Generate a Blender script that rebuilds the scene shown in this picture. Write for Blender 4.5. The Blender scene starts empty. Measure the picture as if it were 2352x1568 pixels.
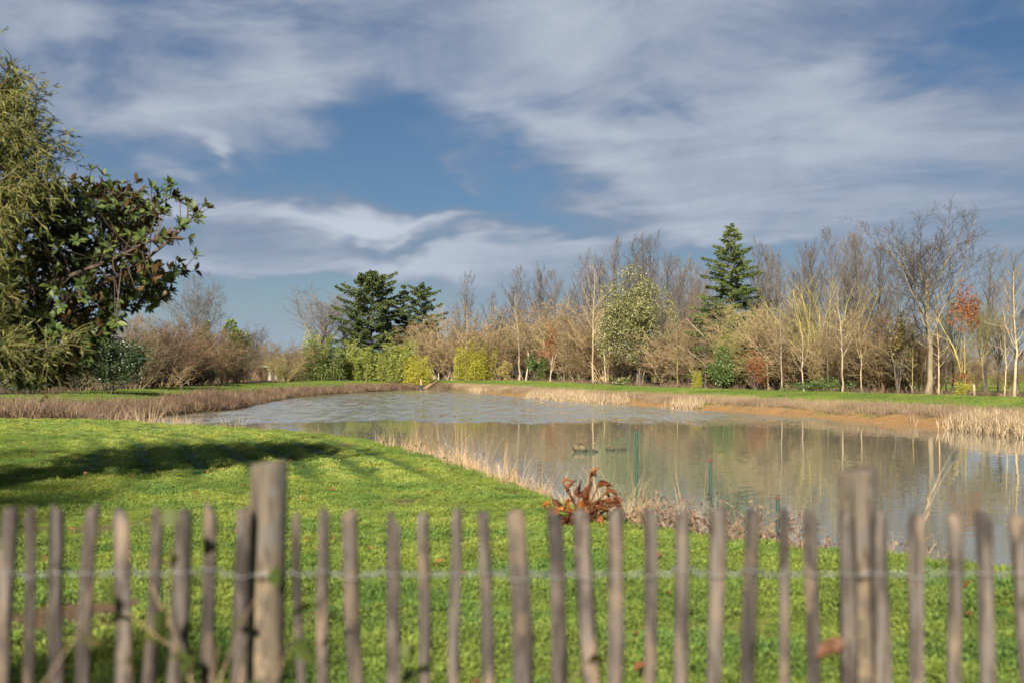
import bpy, math, random
import numpy as np

S = bpy.context.scene
COL = S.collection
rad = math.radians

# ------------------------------------------------------------------ camera
F = 2940.0; CX = 1176.0; CY = 784.0; HOR = 858.0; CAMZ = 1.5
PITCH = math.atan((HOR - CY) / F)
cam_d = bpy.data.cameras.new('camera')
cam = bpy.data.objects.new('camera', cam_d); COL.objects.link(cam)
cam.location = (0, 0, CAMZ)
cam.rotation_euler = (math.pi / 2 + PITCH, 0, 0)
cam_d.lens = 45; cam_d.sensor_width = 36; cam_d.clip_start = 0.05; cam_d.clip_end = 6000
cam_d.dof.use_dof = True; cam_d.dof.focus_distance = 90; cam_d.dof.aperture_fstop = 2.3
S.camera = cam

# ------------------------------------------------------------------ sun, sky
SUN_EL = rad(25); TRAVEL = np.array([0.20, 0.98]); TRAVEL /= np.linalg.norm(TRAVEL)
SKY = 0.06
EXPO = 1.75
sd_ = bpy.data.lights.new('sun', 'SUN'); sd_.energy = 4.1; sd_.angle = rad(1.5); sd_.color = (1.0, 0.90, 0.75)
sun = bpy.data.objects.new('sun', sd_); COL.objects.link(sun)
sun.location = (-30, -60, 40)
tx, ty = TRAVEL * math.cos(SUN_EL); tz = -math.sin(SUN_EL)
from mathutils import Vector
sun.rotation_euler = Vector((tx, ty, tz)).to_track_quat('-Z', 'Y').to_euler()

S.view_settings.view_transform = 'Standard'; S.view_settings.look = 'None'
S.view_settings.exposure = EXPO; S.view_settings.gamma = 1.0; S.view_settings.use_curve_mapping = False
S.cycles.max_bounces = 6; S.cycles.diffuse_bounces = 3; S.cycles.glossy_bounces = 3
S.cycles.transmission_bounces = 4; S.cycles.transparent_max_bounces = 6
S.cycles.use_denoising = True
S.cycles.sample_clamp_indirect = 6; S.cycles.sample_clamp_direct = 25


class NT:
    """small node-tree helper"""
    def __init__(s, tree):
        s.t = tree; s.n = tree.nodes; s.l = tree.links

    def node(s, typ, **kw):
        nd = s.n.new(typ)
        for k, v in kw.items(): setattr(nd, k, v)
        return nd

    def put(s, sock, v):
        if isinstance(v, bpy.types.NodeSocket): s.l.new(v, sock)
        elif v is not None:
            if hasattr(sock.default_value, '__len__') and not hasattr(v, '__len__'): v = [v] * len(sock.default_value)
            if hasattr(sock.default_value, '__len__') and len(sock.default_value) == 4 and len(v) == 3: v = (*v, 1)
            sock.default_value = v

    def math(s, op, a, b=None, c=None, clamp=False):
        nd = s.node('ShaderNodeMath', operation=op, use_clamp=clamp)
        s.put(nd.inputs[0], a)
        if b is not None: s.put(nd.inputs[1], b)
        if c is not None: s.put(nd.inputs[2], c)
        return nd.outputs[0]

    def vmath(s, op, a, b=None, scale=None):
        nd = s.node('ShaderNodeVectorMath', operation=op)
        s.put(nd.inputs[0], a)
        if b is not None: s.put(nd.inputs[1], b)
        if scale is not None: s.put(nd.inputs['Scale'], scale)
        return nd.outputs[0]

    def comb(s, x, y, z):
        nd = s.node('ShaderNodeCombineXYZ'); s.put(nd.inputs[0], x); s.put(nd.inputs[1], y); s.put(nd.inputs[2], z)
        return nd.outputs[0]

    def sep(s, v):
        nd = s.node('ShaderNodeSeparateXYZ'); s.put(nd.inputs[0], v); return nd.outputs

    def noise(s, vec, scale=1, detail=3, rough=0.5, dist=0.0, col=False, dim='3D'):
        nd = s.node('ShaderNodeTexNoise', noise_dimensions=dim)
        if vec is not None: s.put(nd.inputs['Vector'], vec)
        s.put(nd.inputs['Scale'], scale); s.put(nd.inputs['Detail'], detail)
        s.put(nd.inputs['Roughness'], rough); s.put(nd.inputs['Distortion'], dist)
        return nd.outputs[1] if col else nd.outputs[0]

    def smooth(s, v, a, b, to0=0.0, to1=1.0):
        nd = s.node('ShaderNodeMapRange', interpolation_type='SMOOTHSTEP')
        s.put(nd.inputs[0], v); s.put(nd.inputs[1], a); s.put(nd.inputs[2], b)
        s.put(nd.inputs[3], to0); s.put(nd.inputs[4], to1)
        return nd.outputs[0]

    def mix(s, f, a, b, blend='MIX'):
        nd = s.node('ShaderNodeMix', data_type='RGBA', blend_type=blend)
        s.put(nd.inputs[0], f); s.put(nd.inputs[6], a); s.put(nd.inputs[7], b)
        return nd.outputs[2]

    def ramp(s, f, stops):
        nd = s.node('ShaderNodeValToRGB')
        s.put(nd.inputs[0], f)
        el = nd.color_ramp.elements
        while len(el) < len(stops): el.new(0.5)
        for e, (p, c) in zip(el, stops): e.position = p; e.color = (*c, 1)
        return nd.outputs[0]

    def attr(s, name, typ='GEOMETRY'):
        nd = s.node('ShaderNodeAttribute', attribute_name=name, attribute_type=typ)
        return nd.outputs


# world: Nishita sky with a layer of torn cirrus / altostratus
W = bpy.data.worlds.new('World'); S.world = W; W.use_nodes = True
w = NT(W.node_tree); w.n.clear()
sky = w.node('ShaderNodeTexSky', sky_type='NISHITA', sun_disc=False)
sky.sun_elevation = SUN_EL; sky.sun_rotation = math.atan2(-tx, -ty); sky.altitude = 50
sky.air_density = 1.0; sky.dust_density = 0.6; sky.ozone_density = 2.0
tc = w.node('ShaderNodeTexCoord'); dirv = tc.outputs['Generated']
dx, dy, dz = w.sep(dirv)
zc = w.math('MAXIMUM', dz, 0.0)
den = w.math('ADD', zc, 0.10)
pv = w.comb(w.math('DIVIDE', dx, den), w.math('DIVIDE', dy, den), 0.0)
az = w.math('ARCTAN2', dx, dy); el = w.math('ARCSINE', dz)
wn = w.noise(w.comb(w.math('MULTIPLY', az, 9.0), w.math('MULTIPLY', el, 22.0), 0.0), 1.0, 3, 0.58, 0.3, col=True)
wx, wy, wz = w.sep(wn)
azw = w.math('ADD', az, w.math('MULTIPLY', w.math('SUBTRACT', wx, 0.5), 0.16))
elw = w.math('ADD', el, w.math('MULTIPLY', w.math('SUBTRACT', wy, 0.5), 0.075))
# cloud masses and gaps of this afternoon's sky: centre (x,y), half size, tilt, weight
MASS = [(640, 140, 150, 130, 0, .55), (560, 300, 260, 60, -.15, .22), (760, 492, 200, 26, -.05, .95), (960, 510, 150, 20, .1, .6),
        (1110, 585, 230, 30, .12, .55), (1230, 300, 250, 55, -.3, .5), (1350, 60, 330, 120, 0, .55), (1060, 395, 70, 25, -.4, .6),
        (1950, 140, 230, 70, .3, .42), (390, 375, 90, 16, -.1, .5), (510, 335, 50, 22, -.5, .5), (420, 445, 220, 28, .1, .5),
        (1800, 330, 480, 150, 0, .42), (1450, 440, 160, 40, -.2, .3), (250, 240, 160, 70, -.3, .45), (330, 610, 330, 60, 0, .4), (900, 620, 500, 26, 0, .32),
        (2100, 480, 350, 50, 0, .26), (120, 20, 260, 60, 0, .35), (1340, 560, 130, 30, 0, .35), (1690, 525, 130, 14, 0, .25),
        (210, 165, 95, 50, .3, -.55), (860, 300, 130, 80, -.5, -.75), (820, 400, 260, 40, 0, -.55), (1150, 450, 190, 34, 0, -.75),
        (2270, 90, 190, 70, -.1, -.9), (560, 690, 420, 26, 0, -.7), (730, 60, 70, 50, 0, -.2), (1420, 350, 110, 22, 0, -.25),
        (1550, 570, 220, 20, 0, -.45), (1250, 510, 190, 24, 0, -.5), (1500, 225, 90, 20, 0, -.3), (900, 560, 90, 14, 0, -.3)]
gs = None
for (mx, my, sx, sy, tl, wt) in MASS:
    a0 = math.atan((mx - CX) / F); e0 = math.atan((HOR - my) / F * math.cos(a0))
    da = w.math('SUBTRACT', azw, a0); de = w.math('SUBTRACT', elw, e0)
    ct, st = math.cos(tl), math.sin(tl)
    ua = w.math('MULTIPLY_ADD', da, ct * F / sx, w.math('MULTIPLY', de, st * F / sx))
    ub = w.math('MULTIPLY_ADD', da, -st * F / sy, w.math('MULTIPLY', de, ct * F / sy))
    r2 = w.math('MULTIPLY_ADD', ua, ua, w.math('MULTIPLY', ub, ub))
    g = w.math('POWER', 2.718, w.math('MULTIPLY', r2, -0.7))
    gs = w.math('MULTIPLY', g, wt) if gs is None else w.math('MULTIPLY_ADD', g, wt, gs)
rot = w.node('ShaderNodeVectorRotate', rotation_type='Z_AXIS'); w.put(rot.inputs['Vector'], pv); rot.inputs['Angle'].default_value = 0.5
pr = w.vmath('MULTIPLY', rot.outputs[0], (0.55, 1.0, 1.0))
n1 = w.noise(pr, 0.75, 5, 0.58, 0.6)
n2 = w.noise(pr, 2.6, 4, 0.62, 0.9)
n3 = w.noise(w.comb(w.math('MULTIPLY', az, 6.0), w.math('MULTIPLY', el, 13.0), 3.7), 1.0, 5, 0.6, 0.5)
nn = w.math('MULTIPLY_ADD', n2, 0.12, w.math('MULTIPLY_ADD', n1, 0.26, w.math('MULTIPLY', n3, 0.92)))
dens = w.smooth(w.math('MULTIPLY_ADD', gs, 0.42, nn), 0.40, 0.86)
bright = w.smooth(w.math('MULTIPLY_ADD', gs, 0.55, w.math('MULTIPLY_ADD', n2, 0.4, w.math('MULTIPLY', n3, 0.6))), 0.40, 1.15)
K = 1.0 / (SKY * 2 ** EXPO)
cc = w.mix(bright, [c * K for c in (0.235, 0.295, 0.405)], [c * K for c in (0.56, 0.615, 0.71)])
skyc = w.mix(1.0, sky.outputs[0], (0.172, 0.217, 0.28), 'MULTIPLY')
hz = w.smooth(dz, 0.0, 0.10, 0.80, 1.0)
fac = w.math('MULTIPLY', w.math('MULTIPLY', dens, 0.95), hz)
bg = w.node('ShaderNodeBackground'); bg.inputs[1].default_value = SKY
low = w.math('MULTIPLY', w.smooth(dz, 0.115, 0.0), 0.6)      # pale air above the horizon, all round
w.put(bg.inputs[0], w.mix(low, w.mix(fac, skyc, cc), [c * K for c in (0.40, 0.50, 0.61)]))
wo = w.node('ShaderNodeOutputWorld'); w.l.new(bg.outputs[0], wo.inputs[0])

# ------------------------------------------------------------------ helpers
def rng(seed): return np.random.default_rng(seed)
R0 = rng(7)


def at(xd, yd, D):
    """world point seen at display pixel (xd, yd) at depth D metres"""
    cp, sp = math.cos(PITCH), math.sin(PITCH)
    u = (xd - CX) / F; v = (CY - yd) / F
    d = np.array([u, cp - v * sp, sp + v * cp]); d = d / d[1]
    return d * D + np.array([0, 0, CAMZ])


def vnoise(x, y, seed=0):
    """smooth value noise in 0..1"""
    xi = np.floor(x).astype(int); yi = np.floor(y).astype(int); fx = x - xi; fy = y - yi
    def h(a, b):
        n = (a * 374761393 + b * 668265263 + seed * 974711) & 0x7fffffff
        n = ((n ^ (n >> 13)) * 1274126177) & 0x7fffffff
        return ((n ^ (n >> 16)) & 0xffff) / 65535.0
    fx = fx * fx * (3 - 2 * fx); fy = fy * fy * (3 - 2 * fy)
    a = h(xi, yi) * (1 - fx) + h(xi + 1, yi) * fx
    b = h(xi, yi + 1) * (1 - fx) + h(xi + 1, yi + 1) * fx
    return a * (1 - fy) + b * fy


def fbm(x, y, seed=0, o=4):
    s = 0; a = 0.5; t = 0
    for i in range(o):
        s = s + a * vnoise(x * 2 ** i, y * 2 ** i, seed + i); t += a; a *= 0.5
    return s / t


def sstep(a, b, v):
    t = np.clip((v - a) / (b - a), 0, 1); return t * t * (3 - 2 * t)


def np_mesh(name, V, faces, smooth=False):
    """faces: list of int arrays (m,3) or (m,4)"""
    V = np.asarray(V, np.float32); me = bpy.data.meshes.new(name)
    faces = [np.asarray(f, np.int32) for f in faces if len(f)]
    nl = sum(f.size for f in faces); npoly = sum(len(f) for f in faces)
    me.vertices.add(len(V)); me.vertices.foreach_set('co', V.ravel())
    me.loops.add(nl); me.polygons.add(npoly)
    me.loops.foreach_set('vertex_index', np.concatenate([f.ravel() for f in faces]))
    st = []; p = 0
    for f in faces:
        st.append(p + np.arange(len(f)) * f.shape[1]); p += f.size
    me.polygons.foreach_set('loop_start', np.concatenate(st).astype(np.int32))
    if smooth: me.polygons.foreach_set('use_smooth', np.ones(npoly, bool))
    me.update(calc_edges=True); me.validate()
    return me


class MB:
    """collects geometry"""
    def __init__(s): s.V = []; s.F = {3: [], 4: []}; s.n = 0
    def add(s, V, Fs):
        V = np.asarray(V, float).reshape(-1, 3)
        for f in Fs:
            f = np.asarray(f)
            if f.size: s.F[f.shape[1]].append(f + s.n)
        s.V.append(V); s.n += len(V)
    def mesh(s, name, smooth=False):
        fs = [np.concatenate(s.F[k]) for k in (3, 4) if s.F[k]]
        return np_mesh(name, np.concatenate(s.V), fs, smooth)


def norm(v): return v / np.maximum(np.linalg.norm(v, axis=-1, keepdims=True), 1e-9)


def tubes(mb, P, R, sides):
    """P (N,k,3), R (N,k): tapered tubes"""
    P = np.asarray(P, float); R = np.asarray(R, float)
    if P.ndim == 2: P = P[None]; R = R[None]
    N, k, _ = P.shape
    T = np.empty_like(P); T[:, 1:-1] = P[:, 2:] - P[:, :-2]; T[:, 0] = P[:, 1] - P[:, 0]; T[:, -1] = P[:, -1] - P[:, -2]
    T = norm(T)
    main = norm(P[:, -1] - P[:, 0])
    ref = np.where(np.abs(main[:, 2:3]) > 0.8, np.array([[1.0, 0.2, 0]]), np.array([[0.1, 0.1, 1.0]]))
    U = norm(np.cross(T, ref[:, None, :])); Vv = np.cross(T, U)
    a = np.arange(sides) / sides * 2 * math.pi
    ring = P[:, :, None] + R[:, :, None, None] * (np.cos(a)[None, None, :, None] * U[:, :, None] + np.sin(a)[None, None, :, None] * Vv[:, :, None])
    idx = np.arange(N * k * sides).reshape(N, k, sides)
    A = idx[:, :-1]; B = idx[:, 1:]
    Fq = np.stack([A, np.roll(A, -1, 2), np.roll(B, -1, 2), B], -1).reshape(-1, 4)
    mb.add(ring.reshape(-1, 3), [Fq])


def leafquads(mb, C, D, Lf, Wf, g, flat=None):
    """diamond leaves at C pointing along D; Lf/Wf arrays"""
    C = np.asarray(C); N = len(C); D = norm(D)
    rnd = norm(g.normal(size=(N, 3)))
    if flat is not None: rnd = norm(rnd * (1 - flat) + np.array([0, 0, 1.0]) * flat)
    U = norm(np.cross(D, rnd)); Nn = np.cross(U, D)
    Lf = np.broadcast_to(Lf, (N,))[:, None]; Wf = np.broadcast_to(Wf, (N,))[:, None]
    p0 = C; p1 = C + D * Lf * .45 + U * Wf * .5 + Nn * Wf * .18; p2 = C + D * Lf - Nn * Lf * .10; p3 = C + D * Lf * .45 - U * Wf * .5 + Nn * Wf * .18
    V = np.stack([p0, p1, p2, p3], 1).reshape(-1, 3)
    i = np.arange(N)[:, None] * 4
    mb.add(V, [np.concatenate([i + np.array([[0, 1, 2]]), i + np.array([[0, 2, 3]])])])


def obj(name, me, mat=None, parent=None, loc=None, label=None, cat=None, group=None, kind=None):
    o = bpy.data.objects.new(name, me); COL.objects.link(o)
    if mat is not None and me is not None:
        if len(me.materials) == 0: me.materials.append(mat)
    if parent is not None: o.parent = parent
    if loc is not None: o.location = loc
    tag(o, label, cat, group, kind)
    return o


def tag(o, label=None, cat=None, group=None, kind=None):
    if label: o['label'] = label
    if cat: o['category'] = cat
    if group: o['group'] = group
    if kind: o['kind'] = kind
    return o


def setmat(o, mat):
    o.material_slots[0].link = 'OBJECT'; o.material_slots[0].material = mat


def empty(name, loc, label=None, cat=None, group=None):
    o = bpy.data.objects.new(name, None); COL.objects.link(o); o.location = loc
    o.empty_display_size = 0.2
    return tag(o, label, cat, group)


# ------------------------------------------------------------------ materials
def newmat(name):
    m = bpy.data.materials.new(name); m.use_nodes = True
    t = NT(m.node_tree); t.n.clear()
    out = t.node('ShaderNodeOutputMaterial')
    return m, t, out


def pbsdf(t, col, rough=0.8, spec=0.3, normal=None):
    b = t.node('ShaderNodeBsdfPrincipled'); t.put(b.inputs['Base Color'], col); t.put(b.inputs['Roughness'], rough)
    t.put(b.inputs['Specular IOR Level'], spec)
    if normal is not None: t.l.new(normal, b.inputs['Normal'])
    return b.outputs[0]


def bump(t, h, strength=0.5, dist=0.02):
    b = t.node('ShaderNodeBump'); t.put(b.inputs['Height'], h); b.inputs['Strength'].default_value = strength
    b.inputs['Distance'].default_value = dist
    return b.outputs[0]


def bark(name, c1, c2, scale=3.0, moss=None):
    m, t, out = newmat(name)
    tcn = t.node('ShaderNodeTexCoord'); oi = t.node('ShaderNodeObjectInfo')
    v = t.vmath('MULTIPLY', tcn.outputs['Object'], (1, 1, 0.35))
    n = t.noise(v, scale, 5, 0.6)
    c = t.mix(t.smooth(n, 0.35, 0.65), c1, c2)
    if moss:
        n2 = t.noise(tcn.outputs['Object'], 0.9, 3, 0.6)
        c = t.mix(t.smooth(n2, 0.5, 0.68), c, moss)
    k = t.math('MULTIPLY_ADD', oi.outputs['Random'], 0.5, 0.75)
    c = t.mix(1.0, c, t.comb(k, k, k), 'MULTIPLY')
    t.l.new(pbsdf(t, c, 0.85, 0.2), out.inputs[0])
    return m


def leafmat(name, stops, transl=0.35, tcol=None, rough=0.55, spec=0.3, back=None, inst=False):
    """leaf: colour varies from leaf to leaf"""
    m, t, out = newmat(name)
    geo = t.node('ShaderNodeNewGeometry'); tcn = t.node('ShaderNodeTexCoord')
    n = t.noise(tcn.outputs['Object'], 1.3, 3, 0.6)
    f = t.math('MULTIPLY_ADD', geo.outputs['Random Per Island'], 0.65, t.math('MULTIPLY_ADD', n, 0.9, -0.28), clamp=True)
    c = t.ramp(f, stops)
    if back is not None: c = t.mix(geo.outputs['Backfacing'], c, back)
    b = pbsdf(t, c, rough, spec)
    tr = t.node('ShaderNodeBsdfTranslucent')
    t.put(tr.inputs[0], t.mix(1.0, c, tcol or (1.25, 1.2, 0.6), 'MULTIPLY'))
    mx = t.node('ShaderNodeMixShader'); mx.inputs[0].default_value = transl
    t.l.new(b, mx.inputs[1]); t.l.new(tr.outputs[0], mx.inputs[2]); t.l.new(mx.outputs[0], out.inputs[0])
    return m


M = {}
M['bark_grey'] = bark('grey_bark', (.06, .05, .043), (.12, .098, .08))
M['bark_pale'] = bark('pale_bark', (.20, .16, .10), (.36, .295, .19), 2.2, moss=(.22, .19, .075))
M['bark_cream'] = bark('cream_bark', (.20, .16, .11), (.34, .28, .20), 2.2)
M['bark_olive'] = bark('olive_bark', (.15, .125, .055), (.27, .225, .10), 2.0)
M['bark_mid'] = bark('mid_bark', (.12, .098, .065), (.215, .178, .118), 2.2)
M['bark_dark'] = bark('dark_bark', (.035, .03, .024), (.09, .08, .055), 3.0, moss=(.10, .10, .05))
M['bark_yellow'] = bark('yellow_bark', (.19, .155, .055), (.30, .245, .095), 2.0)
M['twig_grey'] = bark('grey_twig', (.075, .068, .064), (.14, .122, .108), 1.0)
M['twig_pale'] = bark('pale_twig', (.15, .12, .08), (.24, .195, .13), 1.0)
M['twig_tan'] = bark('tan_twig', (.165, .122, .064), (.315, .232, .122), 0.5)
M['twig_brown'] = bark('brown_twig', (.10, .070, .040), (.205, .145, .078), 0.5)
M['twig_umber'] = bark('umber_twig', (.075, .060, .036), (.15, .12, .068), 0.5)
M['twig_olive'] = bark('olive_twig', (.13, .118, .048), (.26, .22, .092), 0.5)
M['twig_red'] = bark('reddish_twig', (.085, .056, .04), (.17, .105, .066), 0.5)
M['leaf_orange'] = leafmat('orange_oak_leaf', [(0, (.11, .045, .02)), (.5, (.23, .09, .035)), (1, (.34, .155, .06))], .3, (1.2, .9, .6))
M['leaf_conifer'] = leafmat('conifer_needles', [(0, (.025, .042, .018)), (.5, (.065, .092, .034)), (1, (.15, .17, .055))], .2)
M['leaf_spruce'] = leafmat('spruce_needles', [(0, (.04, .065, .02)), (.5, (.09, .13, .036)), (1, (.19, .215, .06))], .25)
M['leaf_bamboo'] = leafmat('bamboo_leaf', [(0, (.10, .135, .03)), (.5, (.21, .25, .05)), (1, (.38, .38, .12))], .35)
M['leaf_bamboo_y'] = leafmat('yellow_bamboo_leaf', [(0, (.17, .18, .025)), (.5, (.32, .31, .035)), (1, (.48, .43, .07))], .35)
M['leaf_bamboo_d'] = leafmat('green_bamboo_leaf', [(0, (.045, .075, .025)), (.5, (.105, .145, .04)), (1, (.26, .28, .09))], .3)
M['leaf_dark'] = leafmat('dark_evergreen_leaf', [(0, (.012, .024, .012)), (.5, (.03, .052, .02)), (1, (.065, .09, .035))], .2, rough=.4, spec=.5)
M['leaf_holly'] = leafmat('holly_leaf', [(0, (.03, .055, .015)), (.5, (.07, .11, .025)), (1, (.15, .19, .05))], .22, rough=.4, spec=.5)
M['leaf_cream'] = leafmat('cream_leaf', [(0, (.14, .12, .04)), (.5, (.30, .25, .09)), (1, (.46, .38, .16))], .3)
M['leaf_flower'] = leafmat('flowering_evergreen_leaf', [(0, (.05, .065, .024)), (.4, (.10, .115, .042)), (.6, (.19, .19, .08)), (1, (.29, .28, .14))], .25)
M['flower'] = leafmat('cream_blossom', [(0, (.28, .26, .11)), (1, (.50, .46, .25))], .3)
M['flower_white'] = leafmat('white_blossom', [(0, (.65, .63, .52)), (1, (.82, .80, .72))], .3)
M['leaf_willow'] = leafmat('willow_leaf', [(0, (.045, .060, .020)), (.5, (.105, .125, .038)), (1, (.26, .25, .08))], .4)
M['leaf_magnolia'] = leafmat('magnolia_leaf', [(0, (.026, .046, .015)), (.5, (.060, .090, .024)), (1, (.13, .155, .040))], .25, rough=.5, spec=.35, back=(.085, .056, .024))
M['stem_magnolia'] = bark('magnolia_twig', (.05, .038, .03), (.09, .07, .055), 4)


def strawmat(name, stops, transl=.3, cool=None, kr=.6):
    m, t, out = newmat(name)
    geo = t.node('ShaderNodeNewGeometry')
    tint = t.attr('tint', 'INSTANCER')[2]
    f = t.math('MULTIPLY_ADD', geo.outputs['Random Per Island'], kr, t.math('MULTIPLY_ADD', tint, 0.55, (.6 - kr) / 2), clamp=True)
    c = t.ramp(f, stops)
    if cool:
        nz_ = t.noise(geo.outputs['Position'], .8, 4, .6)
        c = t.mix(t.math('MULTIPLY', t.smooth(nz_, .42, .64), .7), c, t.mix(1.0, c, cool, 'MULTIPLY'))
    b = pbsdf(t, c, .7, .2)
    tr = t.node('ShaderNodeBsdfTranslucent'); t.put(tr.inputs[0], c)
    mx = t.node('ShaderNodeMixShader'); mx.inputs[0].default_value = transl
    t.l.new(b, mx.inputs[1]); t.l.new(tr.outputs[0], mx.inputs[2]); t.l.new(mx.outputs[0], out.inputs[0])
    return m


M['lawn_blade'] = strawmat('lawn_blade', [(0, (.045, .078, .020)), (.35, (.125, .178, .036)), (.75, (.255, .305, .058)), (1, (.40, .41, .11))], .42, (.50, .78, .95), .42)
M['dry_blade'] = strawmat('dry_grass_blade', [(0, (.055, .036, .025)), (.5, (.15, .10, .07)), (1, (.38, .28, .17))], .3)
M['dry_mauve'] = strawmat('faded_bank_blade', [(0, (.12, .085, .055)), (.5, (.25, .18, .12)), (1, (.40, .32, .16))], .3)
M['dry_tan'] = strawmat('tan_stem', [(0, (.22, .14, .08)), (.5, (.42, .29, .16)), (1, (.62, .48, .30))], .3)
M['reed'] = leafmat('pale_reed', [(0, (.20, .145, .085)), (.5, (.38, .29, .18)), (1, (.56, .45, .30))], .25, (1, 1, 1))


# ------------------------------------------------------------------ pond outline and ground height
crest = [(-200, 962), (0, 965), (150, 966), (300, 969), (500, 980), (650, 990), (800, 1006), (905, 1035), (1000, 1062), (1090, 1100), (1150, 1130),
         (1250, 1162), (1400, 1202), (1500, 1228), (1700, 1252), (1850, 1270), (1960, 1281), (2050, 1291), (2200, 1305), (2352, 1322), (2700, 1375)]
cp_ = []
for xd, yd in crest:
    D = CAMZ * F / (yd - HOR); cp_.append(((xd - CX) / F * D, D))
cp_ = np.array(cp_)
tg = np.gradient(cp_, axis=0); tg /= np.linalg.norm(tg, axis=1, keepdims=True)
nrm = np.stack([-tg[:, 1], tg[:, 0]], 1)          # points to the pond
near_w = cp_ + nrm * 1.75
near_w = near_w[3:]                                # the water ends before the far left of the lawn
right_out = np.array([(8.5, 9.0), (14, 8.2), (22, 9.5), (29, 15), (31, 25), (26, 36)])
wl = []
for xd, yd in [(2352, 1002), (2190, 985), (1940, 964), (1740, 949), (1560, 937), (1430, 928), (1365, 925), (1200, 912), (1080, 900), (1010, 893.5), (965, 893), (850, 900), (715, 908), (600, 925), (560, 940), (420, 950), (310, 968)]:
    D = (CAMZ + .9) * F / (yd - HOR); wl.append(((xd - CX) / F * D, D))
wl = np.array(wl)
left_in = np.array([(-18.2, 57.5), (-16.6, 51.5), (-14.6, 46.0)])
POND = np.concatenate([near_w, right_out, wl, left_in])
# smooth the outline (Chaikin)
for _ in range(2):
    nx = np.roll(POND, -1, 0)
    POND = np.stack([POND * .75 + nx * .25, POND * .25 + nx * .75], 1).reshape(-1, 2)


def pond_sd(x, y):
    x = np.asarray(x, float); y = np.asarray(y, float); sh = x.shape
    p = np.stack([x.ravel(), y.ravel()], 1); out = np.empty(len(p))
    A = POND; B = np.roll(POND, -1, 0); AB = B - A; L2 = (AB ** 2).sum(1)
    for s in range(0, len(p), 20000):
        q = p[s:s + 20000]
        ap = q[:, None] - A[None]
        t = np.clip((ap * AB).sum(2) / L2, 0, 1)
        d2 = ((ap - t[..., None] * AB) ** 2).sum(2).min(1)
        c = ((A[None, :, 1] > q[:, None, 1]) != (B[None, :, 1] > q[:, None, 1]))
        xin = (B[None, :, 0] - A[None, :, 0]) * (q[:, None, 1] - A[None, :, 1]) / (B[None, :, 1] - A[None, :, 1] + 1e-12) + A[None, :, 0]
        ins = (c & (q[:, None, 0] < xin)).sum(1) % 2 == 1
        out[s:s + 20000] = np.where(ins, -1, 1) * np.sqrt(d2)
    return out.reshape(sh)


WATER = -0.9


def gz(x, y, sd=None):
    x = np.asarray(x, float); y = np.asarray(y, float)
    if sd is None: sd = pond_sd(x, y)
    wob = (fbm(x * .5, y * .5, 3) - .5)
    zl = .12 * sstep(50, 75, y) + .30 * sstep(110, 210, y)
    near = WATER + (0 - WATER) * np.clip(np.sin(np.clip(sd / 1.75, 0, 1) * math.pi / 2), 0, 1)
    s2 = np.clip(sd + wob * 1.2 * sstep(0, .6, sd), 0, 99)
    far = WATER + .50 * sstep(-.8, 2.2, s2) - .50 * sstep(-.8, 2.2, 0 * s2) + (zl - WATER - .42) * sstep(1.5, 11.5, s2)
    n = 1 - sstep(41, 50, y)
    z = far * (1 - n) + near * n
    z = z + .05 * wob * sstep(1, 4, sd)
    z = np.where(sd < 0, WATER - .30 * np.minimum(-sd, 4), z)
    return z


def gz1(x, y): return float(gz(np.array([x]), np.array([y]))[0])


def tree_line(xd, off):
    """point on the view column xd that lies off metres behind the far waterline"""
    Y = np.arange(30, 330, .5); X = (xd - CX) / F * Y
    s = pond_sd(X, Y); ins = np.where(s < 0)[0]
    i0 = ins[-1] if len(ins) else 0
    k = i0 + int(np.argmax(s[i0:] > off)) if (s[i0:] > off).any() else len(Y) - 1
    return X[k], Y[k]


# ground sheet: polar grid, fine in front
ang = np.unique(np.concatenate([np.arange(-26, 26.01, .2), np.arange(-60, -26, 1.0), np.arange(26, 60, 1.0), np.arange(60, 300, 5.0)]))
ang = np.sort(np.where(ang > 180, ang - 360, ang)); ang = np.unique(np.round(ang, 4))
rr = np.concatenate([np.linspace(.6, 8, 16)[:-1], 8 * (260 / 8) ** np.linspace(0, 1, 330), np.geomspace(270, 4500, 28)])
AA, RR = np.meshgrid(np.radians(ang), rr, indexing='ij')
GX = np.sin(AA) * RR; GY = np.cos(AA) * RR
SD = pond_sd(GX, GY); GZ = gz(GX, GY, SD)
na, nr = GX.shape
idx = np.arange(na * nr).reshape(na, nr)
a_, b_ = idx, np.roll(idx, -1, 0)
Fq = np.stack([a_[:, :-1], a_[:, 1:], b_[:, 1:], b_[:, :-1]], -1).reshape(-1, 4)[:, ::-1]
V = np.stack([GX, GY, GZ], -1).reshape(-1, 3)
V = np.concatenate([V, [[0, 0, 0]]]); ci = len(V) - 1
Ft = np.stack([b_[:, 0], a_[:, 0], np.full(na, ci)], -1)[:, ::-1]
gme = np_mesh('ground', V, [Ft, Fq], True)


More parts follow.
